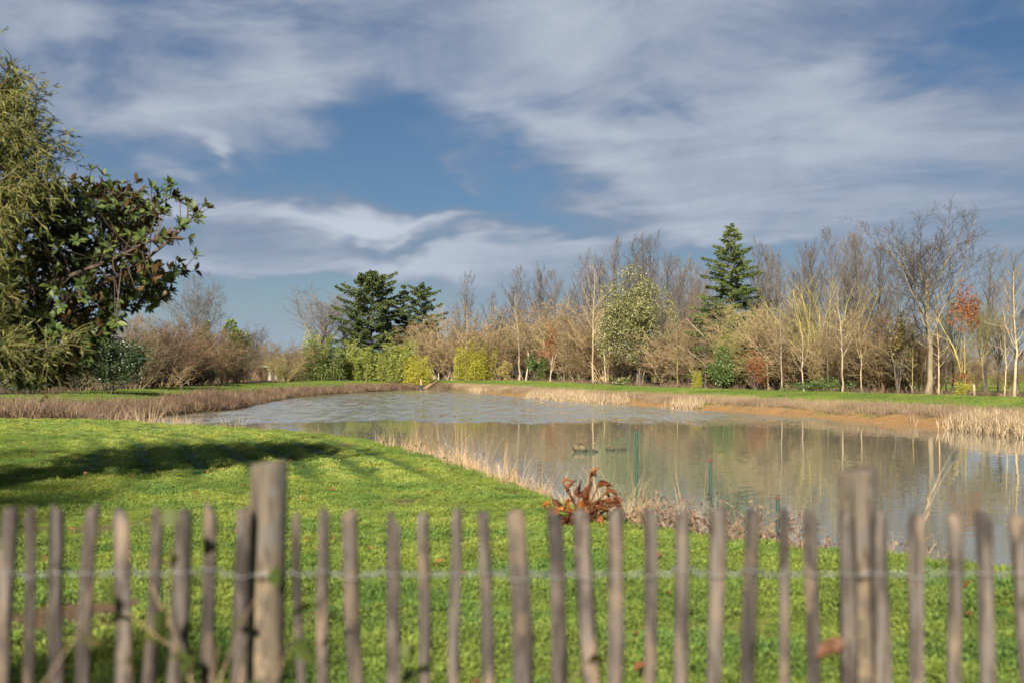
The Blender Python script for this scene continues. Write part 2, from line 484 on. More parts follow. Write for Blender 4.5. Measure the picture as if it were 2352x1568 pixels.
def zones(x, y, sd):
    """soil, dry grass, leaf litter, mowing stripe, bare patch"""
    n = fbm(x * .35, y * .35, 11); n2 = fbm(x * 1.3, y * 1.3, 21)
    farside = sstep(41, 50, y)
    right = sstep(-6, 4, x - (-5.5) * sstep(120, 170, y))
    soil = (1 - sstep(1.0, 2.1, sd + (n - .5) * 3.2)) * farside
    soil = np.maximum(soil, (1 - sstep(.6, 1.6, sd)) * (1 - farside))
    dry = sstep(.8, 1.8, sd) * (1 - sstep(4.2, 6.0, sd + (n - .5) * 2.0)) * farside
    dry = np.maximum(dry, (1 - sstep(.9, 1.7, sd + (n2 - .5))) * (1 - farside))
    lit = sstep(12.0, 14.0, sd + (n - .5) * 2.5) * farside
    lit = lit * (1 - sstep(24, 30, sd) * (x > 10))
    st = 1.25 * np.sin((sd - .9) * 2 * math.pi / .82 + (n - .5) * 1.2) * sstep(1.6, 2.6, sd) * (1 - sstep(6, 9, sd)) * (1 - farside) * sstep(16, 20, y)
    bare = np.exp(-(((x + 2.75) / .42) ** 2 + ((y - 7.9) / .62) ** 2)) * (.5 + n2)
    bare = np.clip(bare * 1.4, 0, 1) + .75 * sstep(.70, .80, fbm(x * .8, y * .8, 91, 3)) * (1 - farside)
    return soil, dry, lit, st, np.clip(bare, 0, 1), right


zs = zones(GX, GY, SD)
for nm, arr in zip(('soil', 'dry', 'litter', 'stripe', 'bare', 'right'), zs):
    at_ = gme.attributes.new(nm, 'FLOAT', 'POINT'); at_.data.foreach_set('value', np.append(arr.ravel(), 0).astype(np.float32))
m, t, out = newmat('ground_surface')
geo = t.node('ShaderNodeNewGeometry'); pos = geo.outputs['Position']
nA = t.noise(pos, .35, 4, .6); nB = t.noise(pos, 2.2, 5, .65); nC = t.noise(pos, 14, 4, .7)
grass = t.ramp(t.math('MULTIPLY_ADD', nC, .5, t.math('MULTIPLY_ADD', nB, .5, -.02)), [(.25, (.055, .085, .012)), (.5, (.13, .175, .020)), (.75, (.21, .25, .032))])
grass = t.mix(t.math('MULTIPLY', t.smooth(nA, .45, .7), .45), grass, (.17, .17, .04))
grass = t.mix(t.math('MULTIPLY', t.math('MULTIPLY_ADD', t.attr('stripe')[2], .5, .5), .35), grass, (.16, .20, .05))
grass = t.mix(t.math('MULTIPLY', t.attr('stripe')[2], -.85, clamp=True), grass, (.045, .085, .020))
soilc = t.ramp(t.math('MULTIPLY_ADD', nB, .6, t.math('MULTIPLY', nC, .4)), [(.3, (.15, .085, .035)), (.5, (.26, .15, .06)), (.62, (.31, .19, .08)), (.8, (.20, .15, .07))])
mud = t.ramp(nB, [(.3, (.07, .052, .028)), (.7, (.15, .115, .06))])
soilc = t.mix(t.attr('right')[2], mud, soilc)
dryc = t.ramp(nB, [(.3, (.07, .052, .03)), (.7, (.17, .125, .07))])
litc = t.ramp(nC, [(.3, (.045, .034, .02)), (.55, (.10, .075, .04)), (.75, (.16, .11, .06))])
c = t.mix(t.attr('litter')[2], grass, litc)
c = t.mix(t.attr('dry')[2], c, dryc)
c = t.mix(t.attr('soil')[2], c, soilc)
c = t.mix(t.attr('bare')[2], c, t.mix(nC, (.06, .04, .022), (.14, .092, .055)))
t.l.new(pbsdf(t, c, .9, .15, bump(t, t.math('MULTIPLY_ADD', nC, .4, nB), .8, .08)), out.inputs[0])
obj('ground', gme, m, kind='structure')

# water
m, t, out = newmat('pond_water')
geo = t.node('ShaderNodeNewGeometry'); pos = geo.outputs['Position']
px, py, pz = t.sep(pos)
nW = t.noise(t.vmath('MULTIPLY', pos, (.05, .022, 1)), 1, 3, .5)
ywarp = t.math('ADD', py, t.math('MULTIPLY', t.math('SUBTRACT', nW, .5), 26))
rag = t.noise(t.vmath('MULTIPLY', pos, (.5, .10, 1)), 1, 4, .65)
wind = t.smooth(t.math('MULTIPLY_ADD', t.math('SUBTRACT', rag, .5), 16, ywarp), 59, 66)
lee = t.math('MULTIPLY', t.smooth(px, -20.5, -16.0), t.smooth(py, 178, 150, 0, 1))      # lee under the banks
lee = t.math('MULTIPLY', lee, t.smooth(t.math('MULTIPLY_ADD', py, .21, px), 32.0, 28.0))
wind = t.math('MULTIPLY', wind, t.math('MULTIPLY_ADD', lee, .75, .25))
patch = t.noise(t.vmath('MULTIPLY', pos, (.16, .05, 1)), 1, 4, .6)
wind = t.math('MULTIPLY', wind, t.smooth(patch, .25, .62, .45, 1.0))
amp = t.math('MULTIPLY_ADD', wind, .30, .016)
f1 = t.noise(t.vmath('MULTIPLY', pos, (1.0, .75, 1)), 4.6, 3, .6, col=True)
f2 = t.noise(t.vmath('MULTIPLY', pos, (.8, 1.6, 1)), .9, 2, .5, col=True)
v = t.vmath('ADD', t.vmath('SUBTRACT', f1, (.5, .5, .5)), t.vmath('SCALE', t.vmath('SUBTRACT', f2, (.5, .5, .5)), None, .30))
v = t.vmath('MULTIPLY', t.vmath('SCALE', v, None, t.math('MULTIPLY', amp, 2.0)), (.45, 1.25, 0))
gust = t.noise(t.vmath('MULTIPLY', pos, (1.1, .17, 1)), 1, 4, .7)
lean = t.math('MULTIPLY', wind, t.smooth(gust, .32, .68, .01, -.18))
nrm_ = t.vmath('NORMALIZE', t.vmath('ADD', v, t.comb(0.0, lean, 1.0)))   # ripple normals tilted towards the camera to mirror higher, brighter sky
b = t.node('ShaderNodeBsdfPrincipled')
t.put(b.inputs['Base Color'], t.mix(t.noise(pos, .08, 2, .5), (.15, .15, .112), (.195, .193, .148)))
t.put(b.inputs['Roughness'], t.math('MULTIPLY_ADD', wind, .05, .02)); b.inputs['IOR'].default_value = 1.33
t.l.new(nrm_, b.inputs['Normal']); t.l.new(b.outputs[0], out.inputs[0])
x0, x1, y0, y1 = -30, 36, 5.5, 206
nxs, nys = 12, 30
xs = np.linspace(x0, x1, nxs); ys = np.linspace(y0, y1, nys)
gx, gy = np.meshgrid(xs, ys); Vw = np.stack([gx.ravel(), gy.ravel(), np.full(gx.size, WATER)], 1)
ii = np.arange(gx.size).reshape(nys, nxs)
obj('water', np_mesh('water', Vw, [np.stack([ii[:-1, :-1], ii[:-1, 1:], ii[1:, 1:], ii[1:, :-1]], -1).reshape(-1, 4)]), m, kind='structure')

# ------------------------------------------------------------------ scattering of uncountable growth (stuff)
def blades(mb, g, n, spread, hmin, hmax, wid, lean, bend):
    a = g.uniform(0, 2 * math.pi, n); r = spread * np.sqrt(g.uniform(0, 1, n))
    base = np.stack([np.cos(a) * r, np.sin(a) * r, np.full(n, -.01)], 1)
    a2 = a + g.normal(0, 1.1, n); h = g.uniform(hmin, hmax, n)
    out_ = np.stack([np.cos(a2), np.sin(a2), np.zeros(n)], 1)
    ln = np.abs(g.normal(0, lean, n))[:, None]; bd = g.uniform(0, bend, n)[:, None]
    d0 = norm(out_ * ln + np.array([0, 0, 1.0]))
    p1 = base + d0 * h[:, None] * .55
    d1 = norm(d0 + out_ * bd * 1.6 - np.array([0, 0, 1.0]) * bd * .7)
    p2 = p1 + d1 * h[:, None] * .45
    s = g.uniform(0, 2 * math.pi, n); side = np.stack([np.cos(s), np.sin(s), np.zeros(n)], 1) * (wid * g.uniform(.6, 1.2, n))[:, None]
    Vv = np.stack([base - side, base + side, p1 + side * .8, p1 - side * .8, p2], 1).reshape(-1, 3)
    i = np.arange(n)[:, None] * 5
    mb.add(Vv, [i + np.array([[0, 1, 2, 3]]), i + np.array([[3, 2, 4]])])


def make_sources(tag_, specs, mat, seed):
    c = bpy.data.collections.new(tag_ + '_sources')
    for k, sp in enumerate(specs):
        mb = MB()
        for q in (sp if isinstance(sp, list) else [sp]): blades(mb, rng(seed + k), *q)
        me = mb.mesh('%s_tuft' % tag_); me.materials.append(mat)
        c.objects.link(bpy.data.objects.new('%s_tuft_%02d' % (tag_, k), me))
    return c


def scatter(name, P, scl, tint, coll, label, cat, seed, nsrc, tilt=.12):
    g = rng(seed); n = len(P)
    me = bpy.data.meshes.new(name); me.vertices.add(n); me.vertices.foreach_set('co', np.asarray(P, np.float32).ravel())
    rot_ = np.stack([g.normal(0, tilt, n), g.normal(0, tilt, n), g.uniform(0, 2 * math.pi, n)], 1)
    for nm, ty, key, arr in (('rot', 'FLOAT_VECTOR', 'vector', rot_), ('scl', 'FLOAT', 'value', scl), ('tint', 'FLOAT', 'value', tint), ('idx', 'INT', 'value', g.integers(0, nsrc, n))):
        a = me.attributes.new(nm, ty, 'POINT')
        a.data.foreach_set(key, np.asarray(arr, np.int32 if ty == 'INT' else np.float32).ravel())
    o = obj(name, me, None, label=label, cat=cat, kind='stuff')
    ng = bpy.data.node_groups.new(name + '_scatter', 'GeometryNodeTree')
    ng.interface.new_socket('Geometry', in_out='INPUT', socket_type='NodeSocketGeometry')
    ng.interface.new_socket('Geometry', in_out='OUTPUT', socket_type='NodeSocketGeometry')
    gi = ng.nodes.new('NodeGroupInput'); go = ng.nodes.new('NodeGroupOutput')
    ci_ = ng.nodes.new('GeometryNodeCollectionInfo'); ci_.inputs['Collection'].default_value = coll
    ci_.inputs['Separate Children'].default_value = True; ci_.inputs['Reset Children'].default_value = True
    ip = ng.nodes.new('GeometryNodeInstanceOnPoints'); ip.inputs['Pick Instance'].default_value = True
    def na_(nm, ty):
        nd = ng.nodes.new('GeometryNodeInputNamedAttribute'); nd.data_type = ty; nd.inputs[0].default_value = nm; return nd.outputs[0]
    ng.links.new(gi.outputs[0], ip.inputs['Points']); ng.links.new(ci_.outputs[0], ip.inputs['Instance'])
    ng.links.new(na_('idx', 'INT'), ip.inputs['Instance Index'])
    ng.links.new(na_('rot', 'FLOAT_VECTOR'), ip.inputs['Rotation']); ng.links.new(na_('scl', 'FLOAT'), ip.inputs['Scale'])
    ng.links.new(ip.outputs[0], go.inputs[0])
    md = o.modifiers.new('scatter', 'NODES'); md.node_group = ng
    return o


# lawn grass
g = rng(31)
src = make_sources('lawn', [(60, .09, .015, .045, .003, .8, .9), (54, .08, .015, .05, .003, .7, 1.0)], M['lawn_blade'], 40)
for k_ in range(4):                                    # low leafy rosettes: clover, daisies, moss
    mb = MB(); gg = rng(45 + k_); n = 90
    dd = norm(gg.normal(size=(n, 3)) * np.array([1, 1, .6])); dd[:, 2] = np.abs(dd[:, 2])
    pp = dd * np.array([.085, .085, .05]) * gg.uniform(.45, 1, (n, 1)) + gg.normal(0, .006, (n, 3))
    leafquads(mb, pp, norm(dd + gg.normal(0, .5, (n, 3)) + np.array([0, 0, .25])), gg.uniform(.012, .028, n), gg.uniform(.006, .012, n), gg)
    blades(mb, gg, 26, .08, .02, .05, .003, .7, .9)
    me = mb.mesh('lawn_tuft'); me.materials.append(M['lawn_blade']); src.objects.link(bpy.data.objects.new('lawn_tuft_9%d' % k_, me))
pts = []
for (r0, r1, dens_) in ((4.2, 9, 210), (9, 14, 150), (14, 22, 100), (22, 32, 60), (32, 46, 40)):
    A0, A1 = -.56, .50
    area = .5 * (A1 - A0) * (r1 ** 2 - r0 ** 2); n = int(area * dens_)
    a = g.uniform(A0, A1, n); r = np.sqrt(g.uniform(r0 ** 2, r1 ** 2, n))
    pts.append(np.stack([np.sin(a) * r, np.cos(a) * r, r], 1))
pts = np.concatenate(pts)
sdp = pond_sd(pts[:, 0], pts[:, 1])
z5 = zones(pts[:, 0], pts[:, 1], sdp)
clump = fbm(pts[:, 0] * 3.2, pts[:, 1] * 3.2, 77, 3)
keep = (sdp > 1.15) & (pts[:, 1] < 46) & (g.uniform(0, 1, len(pts)) > z5[4] * 1.2) & (g.uniform(0, 1, len(pts)) < .35 + 1.1 * sstep(.3, .6, clump))
keep &= ~((pts[:, 1] > 43) & (sdp < 8))
keep &= g.uniform(0, 1, len(pts)) > .75 * np.clip(-z5[3], 0, 1)
pts = pts[keep]; sdp = sdp[keep]; st = z5[3][keep]; clump = clump[keep]
Pz = gz(pts[:, 0], pts[:, 1], sdp)
nearf = 1 - sstep(9, 20, pts[:, 2])
scl = (.30 + 1.3 * clump) * (1.0 + .2 * nearf) * (1 + .35 * st)
tint = np.clip(.30 + .18 * sstep(8, 15, pts[:, 2]) + .62 * st + .9 * (fbm(pts[:, 0] * .55, pts[:, 1] * .55, 5) - .5) + .75 * (fbm(pts[:, 0] * 2.8, pts[:, 1] * 2.8, 6, 2) - .5), 0, 1)
scatter('lawn_grass', np.stack([pts[:, 0], pts[:, 1], Pz], 1), scl, tint, src, 'mown green lawn grass between the fence and the pond', 'grass', 50, 6)


# taller mown grass on the lawn strips of both far banks
g = rng(57)
x = g.uniform(-60, 45, 420000); y = g.uniform(48, 215, 420000); k = (np.abs(x) < .43 * y)
x, y = x[k], y[k]; sdp = pond_sd(x, y); z5 = zones(x, y, sdp)
k = (sdp > 4.2) & (sdp < 14) & (z5[2] < .5) & (z5[1] < .5); x, y, sdp = x[k], y[k], sdp[k]
scatter('far_lawn_grass', np.stack([x, y, gz(x, y, sdp)], 1), g.uniform(1.2, 2.2, len(x)), np.clip(.45 + .8 * (fbm(x * .3, y * .3, 8) - .5), 0, 1), src, 'green mown grass strips along the far banks of the pond', 'grass', 58, 5)


# bank grasses
def bank_points(g, n, box, cond, dens_fn=None):
    x = g.uniform(box[0], box[1], n); y = g.uniform(box[2], box[3], n)
    s = pond_sd(x, y); k = cond(x, y, s)
    x, y, s = x[k], y[k], s[k]
    return x, y, s


g = rng(61)
srcd = make_sources('dry', [(26, .18, .35, .85, .010, .45, .9), (22, .16, .30, .75, .011, .6, 1.3), (28, .22, .25, .65, .011, .75, 1.4), (20, .12, .5, 1.0, .008, .3, .6)], M['dry_blade'], 80)
# left bank (in front of and beyond the inlet) up to the far end
x, y, s = bank_points(g, 120000, (-40, -8, 43, 206), lambda x, y, s: (s > .25) & (s < 4.6) & (x < -9))
dn = (1 - sstep(2.6, 4.6, s + 3 * (fbm(x * .3, y * .3, 9) - .5))) * np.where(y < 105, 1.0, .5)
k = g.uniform(0, 1, len(x)) < dn * .62
x, y, s = x[k], y[k], s[k]
scatter('left_bank_grass', np.stack([x, y, gz(x, y, s)], 1), g.uniform(.6, 1.15, len(x)) * (.35 + 1.3 * fbm(x * .55, y * .45, 4, 2)), np.clip(g.normal(.28, .28, len(x)) + .9 * (fbm(x * .6, y * .4, 41, 2) - .5), 0, 1), srcd,
        'matted brown sedge and dead grass along the left bank', 'grass', 62, 4, .25)
# tall tawny grass behind the lawn at far left
x, y, s = bank_points(g, 9000, (-30, -12, 42.6, 56), lambda x, y, s: (s > .8) & (y - 43 > -0.55 * (x + 13.0) * 0.25) & (x < -12.5))
k = g.uniform(0, 1, len(x)) < .30 + .5 * sstep(.45, .6, fbm(x * .5, y * .5, 14))
x, y, s = x[k], y[k], s[k]
hh = np.where(x < -15.8, 1.25, .8)
scatter('tall_tawny_grass', np.stack([x, y, gz(x, y, s)], 1), g.uniform(.7, 1.15, len(x)) * hh, np.clip(g.normal(.5, .2, len(x)), 0, 1), srcd,
        'tall tawny grass behind the lawn edge at far left', 'grass', 63, 4, .12)
# right bank
srcm = make_sources('faded', [(30, .20, .25, .60, .008, .45, .7), (26, .18, .2, .5, .008, .6, .9), (24, .16, .3, .7, .007, .35, .6)], M['dry_mauve'], 90)
x, y, s = bank_points(g, 170000, (-20, 34, 40, 206), lambda x, y, s: (s > .5) & (s < 5.6) & (x > -12) & (x + .21 * y > 8))
nz = fbm(x * .3, y * .3, 17)
k = g.uniform(0, 1, len(x)) < np.maximum(sstep(.9, 2.2, s + 2.8 * (nz - .5)), .06) * (1 - sstep(3.6, 5.6, s + 1.5 * (nz - .5))) * .85
x, y, s, nz = x[k], y[k], s[k], nz[k]
scatter('right_bank_grass', np.stack([x, y, gz(x, y, s)], 1), g.uniform(.6, 1.1, len(x)) * (.65 + .6 * nz), np.clip(.45 + 1.3 * (fbm(x * .25, y * .25, 18) - .5) + g.normal(0, .1, len(x)), 0, 1), srcm,
        'faded mauve brown grass fringe above the orange soil of the right bank', 'grass', 64, 3, .2)
# near shore fringe of dry stems
srct = make_sources('stem', [[(16, .10, .25, .55, .004, .3, .5), (4, .06, .5, .95, .003, .22, .4)], [(12, .12, .2, .45, .004, .4, .8)], [(14, .10, .3, .6, .004, .35, .6), (2, .05, .7, 1.25, .003, .25, .35)]], M['dry_tan'], 100)
x, y, s = bank_points(g, 26000, (-13, 9, 9, 45), lambda x, y, s: (s > .1) & (s < 1.55) & (y < 44))
nz = fbm(x * .6, y * .6, 23)
band = sstep(.38, .55, nz) * np.where((y < 23) & (y > 13.2), 1.0, np.where(y >= 23, .42, .55))
k = g.uniform(0, 1, len(x)) < band * .8
x, y, s = x[k], y[k], s[k]
scatter('shore_stems', np.stack([x, y, gz(x, y, s)], 1), g.uniform(.55, 1.1, len(x)) * np.where(y < 12.5, .62, .95), np.clip(g.normal(.45, .2, len(x)), 0, 1), srct,
        'dry straw coloured stems along the near shore of the pond', 'grass', 65, 3, .15)

# understorey litter / low bramble under the right-hand wood
srcb = make_sources('bramble', [(40, .35, .2, .6, .012, .8, 1.0), (36, .4, .25, .8, .010, .7, .9)], M['dry_blade'], 110)
x, y, s = bank_points(g, 40000, (-25, 60, 45, 290), lambda x, y, s: (s > 12.4) & (s < 17) & (x + .21 * y > 10) & (x < .42 * y))
k = g.uniform(0, 1, len(x)) < .28
x, y, s = x[k], y[k], s[k]
scatter('wood_edge_undergrowth', np.stack([x, y, gz(x, y, s)], 1), g.uniform(.5, 1.2, len(x)), np.clip(g.normal(.35, .25, len(x)), 0, 1), srcb,
        'low brown undergrowth along the foot of the bare wood', 'undergrowth', 66, 2, .3)

# ------------------------------------------------------------------ branching
def grow(g, trunk_P, trunk_R, levels):
    """levels: list of dicts n, t0, t1, a0, a1, len, fall, k, trop, wig, rf, sides; returns list of (P,R)"""
    out_ = [(trunk_P, trunk_R)]
    P, R = trunk_P, trunk_R
    for L in levels:
        N, k, _ = P.shape
        n = L['n']; tot = N * n
        par = np.repeat(np.arange(N), n)
        j = np.tile(np.arange(n), N)
        t_ = L['t0'] + (L['t1'] - L['t0']) * (j + g.uniform(0, 1, tot)) / n
        s = t_ * (k - 1); i0 = np.clip(np.floor(s).astype(int), 0, k - 2); f = (s - i0)[:, None]
        p = P[par, i0] * (1 - f) + P[par, i0 + 1] * f
        T = norm(P[par, i0 + 1] - P[par, i0])
        r = R[par, i0] * (1 - f[:, 0]) + R[par, i0 + 1] * f[:, 0]
        plen = np.linalg.norm(np.diff(P, axis=1), axis=2).sum(1)[par]
        az_ = j * 2.39996 + g.uniform(0, 2 * math.pi, N)[par] + g.normal(0, .5, tot)
        ref = np.where(np.abs(T[:, 2:3]) > .9, np.array([[1.0, 0, 0]]), np.array([[0, 0, 1.0]]))
        U = norm(np.cross(T, ref)); Vv = np.cross(T, U)
        perp = np.cos(az_)[:, None] * U + np.sin(az_)[:, None] * Vv
        a = g.uniform(L['a0'], L['a1'], tot)[:, None]
        d = norm(np.cos(a) * T + np.sin(a) * perp)
        ln = plen * L['len'] * (1 - L.get('fall', .5) * (t_ - L['t0']) / max(L['t1'] - L['t0'], 1e-6)) * g.uniform(.65, 1.25, tot)
        kk = L['k']; Q = np.empty((tot, kk, 3)); Q[:, 0] = p
        for q in range(1, kk):
            d = norm(d + np.array([0, 0, L.get('trop', .1)]) + g.normal(0, L.get('wig', .12), (tot, 3)))
            Q[:, q] = Q[:, q - 1] + d * (ln / (kk - 1))[:, None]
        r0 = np.minimum(r * L.get('rf', .6), ln * .05 + .004)
        r0 = np.maximum(r0, L.get('rmin', .006))
        tp = np.linspace(1, L.get('tip', .35), kk)[None]
        out_.append((Q, r0[:, None] * tp)); P, R = out_[-1]
    return out_


def trunk_line(g, H, r0, k=9, lean=(0, 0), wig=.02, tip=.12):
    z = np.linspace(0, 1, k)
    p = np.stack([lean[0] * z ** 1.3 * H + np.cumsum(g.normal(0, wig, k)) * H / k * 2, lean[1] * z ** 1.3 * H + np.cumsum(g.normal(0, wig, k)) * H / k * 2, z * H], 1)
    p[:, :2] -= p[0, :2]
    r = r0 * (1 - (1 - tip) * z ** .9); r[0] *= 1.35
    return p[None], r[None]


def tree_meshes(parts, split, sides):
    """trunk mesh = levels < split; crown mesh = the rest"""
    a, b = MB(), MB()
    for i, (P, R) in enumerate(parts):
        tubes(a if i < split else b, P, R, sides[i])
    return a.mesh('trunk', True), b.mesh('crown')


VAR = {}
# poplars: narrow, ascending
for v_ in range(4):
    g = rng(200 + v_)
    tp, tr = trunk_line(g, 15, .16, 10, (g.normal(0, .015), g.normal(0, .015)))
    ps = grow(g, tp, tr, [dict(n=34, t0=.20, t1=.97, a0=.42, a1=.82, len=.38, fall=.72, k=6, trop=.20, wig=.07, rf=.5),
                          dict(n=8, t0=.2, t1=.98, a0=.4, a1=.8, len=.38, fall=.5, k=4, trop=.16, wig=.10, rf=.55, rmin=.011),
                          dict(n=7, t0=.15, t1=1, a0=.4, a1=.8, len=.5, fall=.4, k=3, trop=.12, wig=.12, rf=.6, rmin=.0085, tip=.5)])
    VAR['poplar', v_] = tree_meshes(ps, 2, [7, 4, 3, 3])
# broad bare trees
for v_ in range(3):
    g = rng(230 + v_)
    tp, tr = trunk_line(g, 8.5, .175, 9, (g.normal(0, .04), g.normal(0, .03)), .03, .35)
    ps = grow(g, tp, tr, [dict(n=24, t0=.40, t1=1.0, a0=.30, a1=.90, len=.86, fall=.35, k=9, trop=.12, wig=.11, rf=.46, tip=.2),
                          dict(n=9, t0=.2, t1=.98, a0=.45, a1=.95, len=.36, fall=.5, k=5, trop=.07, wig=.14, rf=.55, rmin=.014),
                          dict(n=6, t0=.15, t1=1, a0=.45, a1=.95, len=.5, fall=.4, k=4, trop=.06, wig=.16, rf=.6, rmin=.010),
                          dict(n=3, t0=.3, t1=1, a0=.4, a1=.9, len=.55, fall=.2, k=3, trop=.05, wig=.15, rf=.7, rmin=.008, tip=.6)])
    VAR['broad', v_] = tree_meshes(ps, 2, [8, 5, 3, 3, 3])
# slender young trees with few limbs
for v_ in range(3):
    g = rng(250 + v_)
    tp, tr = trunk_line(g, 10, .13, 12, (g.normal(0, .05), 0), .045, .15)
    ps = grow(g, tp, tr, [dict(n=16, t0=.30, t1=.98, a0=.5, a1=1.1, len=.34, fall=.6, k=6, trop=.10, wig=.12, rf=.5),
                          dict(n=7, t0=.2, t1=.98, a0=.5, a1=1.0, len=.40, fall=.5, k=4, trop=.06, wig=.16, rf=.55, rmin=.011),
                          dict(n=5, t0=.15, t1=1, a0=.5, a1=1.0, len=.5, fall=.4, k=3, trop=.04, wig=.16, rf=.6, rmin=.009, tip=.5)])
    VAR['slender', v_] = tree_meshes(ps, 2, [7, 4, 3, 3])


def stems(g, n, H, spread, r0, k=7, arch=.25, lean=.35):
    a = g.uniform(0, 2 * math.pi, n); b = g.uniform(0, spread, n)
    base = np.stack([np.cos(a) * b, np.sin(a) * b, np.full(n, -.1)], 1)
    ou = np.stack([np.cos(a), np.sin(a), np.zeros(n)], 1)
    d = norm(ou * np.abs(g.normal(lean, lean * .5, n))[:, None] + np.array([0, 0, 1.0]))
    ln = H * g.uniform(.65, 1.1, n)
    P = np.empty((n, k, 3)); P[:, 0] = base
    for q in range(1, k):
        d = norm(d + ou * arch * .25 * g.uniform(0, 1, (n, 1)) + g.normal(0, .07, (n, 3)))
        P[:, q] = P[:, q - 1] + d * (ln / (k - 1))[:, None]
    R = (r0 * g.uniform(.6, 1.2, n))[:, None] * np.linspace(1, .25, k)[None]
    return P, R


# thicket shrubs
for v_ in range(5):
    g = rng(270 + v_)
    P, R = stems(g, 16, 4.6, .7, .045, 7, .35, .38)
    ps = grow(g, P, R, [dict(n=10, t0=.12, t1=.97, a0=.4, a1=1.0, len=.42, fall=.45, k=5, trop=.04, wig=.14, rf=.55, rmin=.013),
                        dict(n=7, t0=.1, t1=1, a0=.4, a1=1.1, len=.46, fall=.4, k=4, trop=.02, wig=.18, rf=.6, rmin=.011),
                        dict(n=5, t0=.2, t1=1, a0=.4, a1=1.1, len=.55, fall=.3, k=3, trop=.02, wig=.18, rf=.7, rmin=.009, tip=.5)])
    VAR['thicket', v_] = tree_meshes(ps, 1, [5, 3, 3, 3])
# upright multi-stem coppice
for v_ in range(2):
    g = rng(290 + v_)
    P, R = stems(g, 24, 9, .9, .05, 8, .12, .16)
    ps = grow(g, P, R, [dict(n=14, t0=.25, t1=.99, a0=.3, a1=.7, len=.20, fall=.4, k=4, trop=.16, wig=.1, rf=.5, rmin=.010),
                        dict(n=5, t0=.2, t1=1, a0=.3, a1=.8, len=.5, fall=.4, k=3, trop=.1, wig=.12, rf=.6, rmin=.008)])
    VAR['coppice', v_] = tree_meshes(ps, 1, [5, 3, 3])


def leaf_cloud(mb, g, n, C, Rv, size, asp, flat=.2, droop=-.2, shell=.55, lumps=14):
    """leaves spread through lumpy overlapping clumps inside an ellipsoid"""
    C = np.array(C); Rv = np.array(Rv)
    lc = norm(g.normal(size=(lumps, 3))) * g.uniform(.2, .86, (lumps, 1)); lr = g.uniform(.16, .46, lumps)
    which = g.integers(0, lumps, n)
    dd = norm(g.normal(size=(n, 3))); rr_ = g.uniform(shell, 1, (n, 1)) ** .7
    q = lc[which] + dd * rr_ * lr[which][:, None]
    pos_ = C + q * Rv
    D_ = norm(dd + g.normal(0, .5, (n, 3)) + np.array([0, 0, droop]))
    sz = size * g.uniform(.6, 1.3, n)
    leafquads(mb, pos_, D_, sz, sz * asp, g, flat)


PLACED = {}


def put_tree(kind, name, loc, H, base_h, label, cat='tree', group=None, tm=None, cm=None, rz=None, sxy=1.0, seed=0):
    """a tree standing at loc: Empty > trunk, crown, sharing the meshes of its kind"""
    tme, cme = VAR[kind]
    g = rng(seed + 1000)
    s = H / base_h
    o = empty(name, loc, label, cat, group)
    o.rotation_euler = (0, 0, g.uniform(0, 6.28) if rz is None else rz); o.scale = (s * sxy, s * sxy, s)
    for nm, me, mt in (('trunk', tme, tm), ('crown', cme, cm)):
        if len(me.materials) == 0: me.materials.append(mt)
        c_ = obj(nm, me, None, o); setmat(c_, mt)
    return o


def htop(yd, D, zb): return CAMZ + (HOR - yd) / F * D - zb


def plant(kind, name, xd, ytop, off, label, tm, cm, base_h, cat='tree', group=None, sxy=1.0, seed=0, D=None, rz=None):
    if D is None: X, Y = tree_line(xd, off)
    else: Y = D; X = (xd - CX) / F * D
    zb = gz1(X, Y)
    return put_tree(kind, name, (X, Y, zb - .03), htop(ytop, Y, zb), base_h, label, cat, group, M[tm], M[cm], rz, sxy, seed)


# true heights of the prototypes
BH = {k: max(max(v.co.z for v in me.vertices) for me in ms) for k, ms in VAR.items()}

ORDW = ['first', 'second', 'third', 'fourth', 'fifth', 'sixth', 'seventh', 'eighth', 'ninth', 'tenth', 'eleventh', 'twelfth', 'thirteenth', 'fourteenth', 'fifteenth', 'sixteenth', 'seventeenth', 'eighteenth', 'nineteenth', 'twentieth'] + ['twenty-' + q for q in ('first', 'second', 'third', 'fourth', 'fifth', 'sixth', 'seventh', 'eighth', 'ninth')] + ['thirtieth'] + ['thirty-' + q for q in ('first', 'second', 'third', 'fourth', 'fifth', 'sixth', 'seventh', 'eighth', 'ninth')] + ['fortieth'] + ['forty-' + q for q in ('first', 'second', 'third', 'fourth', 'fifth', 'sixth', 'seventh', 'eighth', 'ninth')] + ['fiftieth'] + ['fifty-' + q for q in ('first', 'second', 'third', 'fourth', 'fifth', 'sixth', 'seventh', 'eighth', 'ninth')]


def ordinals(xs):
    """rank from the left, in words"""
    r = np.argsort(np.argsort(xs)); return [ORDW[int(q)] for q in r]


# ---- right bank: back row of grey poplars
POP = [(1130, 668), (1168, 646), (1204, 606), (1238, 598), (1272, 618), (1304, 650), (1336, 568), (1372, 582), (1414, 548), (1452, 538), (1490, 536), (1528, 574),
       (1560, 580), (1592, 588), (1622, 600), (1736, 548), (1768, 574), (1800, 566), (1832, 562), (1868, 534), (1908, 516), (1948, 512), (1986, 532), (2016, 552), (2060, 600), (2262, 545), (2335, 566), (2400, 560), (2460, 580)]
POP += [(x_ + 17, y_ + 26 + (i_ * 37) % 23) for i_, (x_, y_) in enumerate(POP[:24:3])]
od = ordinals([q[0] for q in POP])
for i, (xd, yt) in enumerate(POP):
    k = ('poplar', i % 4)
    plant(k, 'poplar', xd, yt + R0.normal(0, 6), (24 if i < 29 else 33) + R0.uniform(-4, 8), 'bare grey poplar, %s from the left in the tall row behind the right bank thicket' % od[i], 'bark_grey', 'twig_grey', BH[k], 'tree',
          'bare poplars behind the thicket', 1.3, 300 + i)
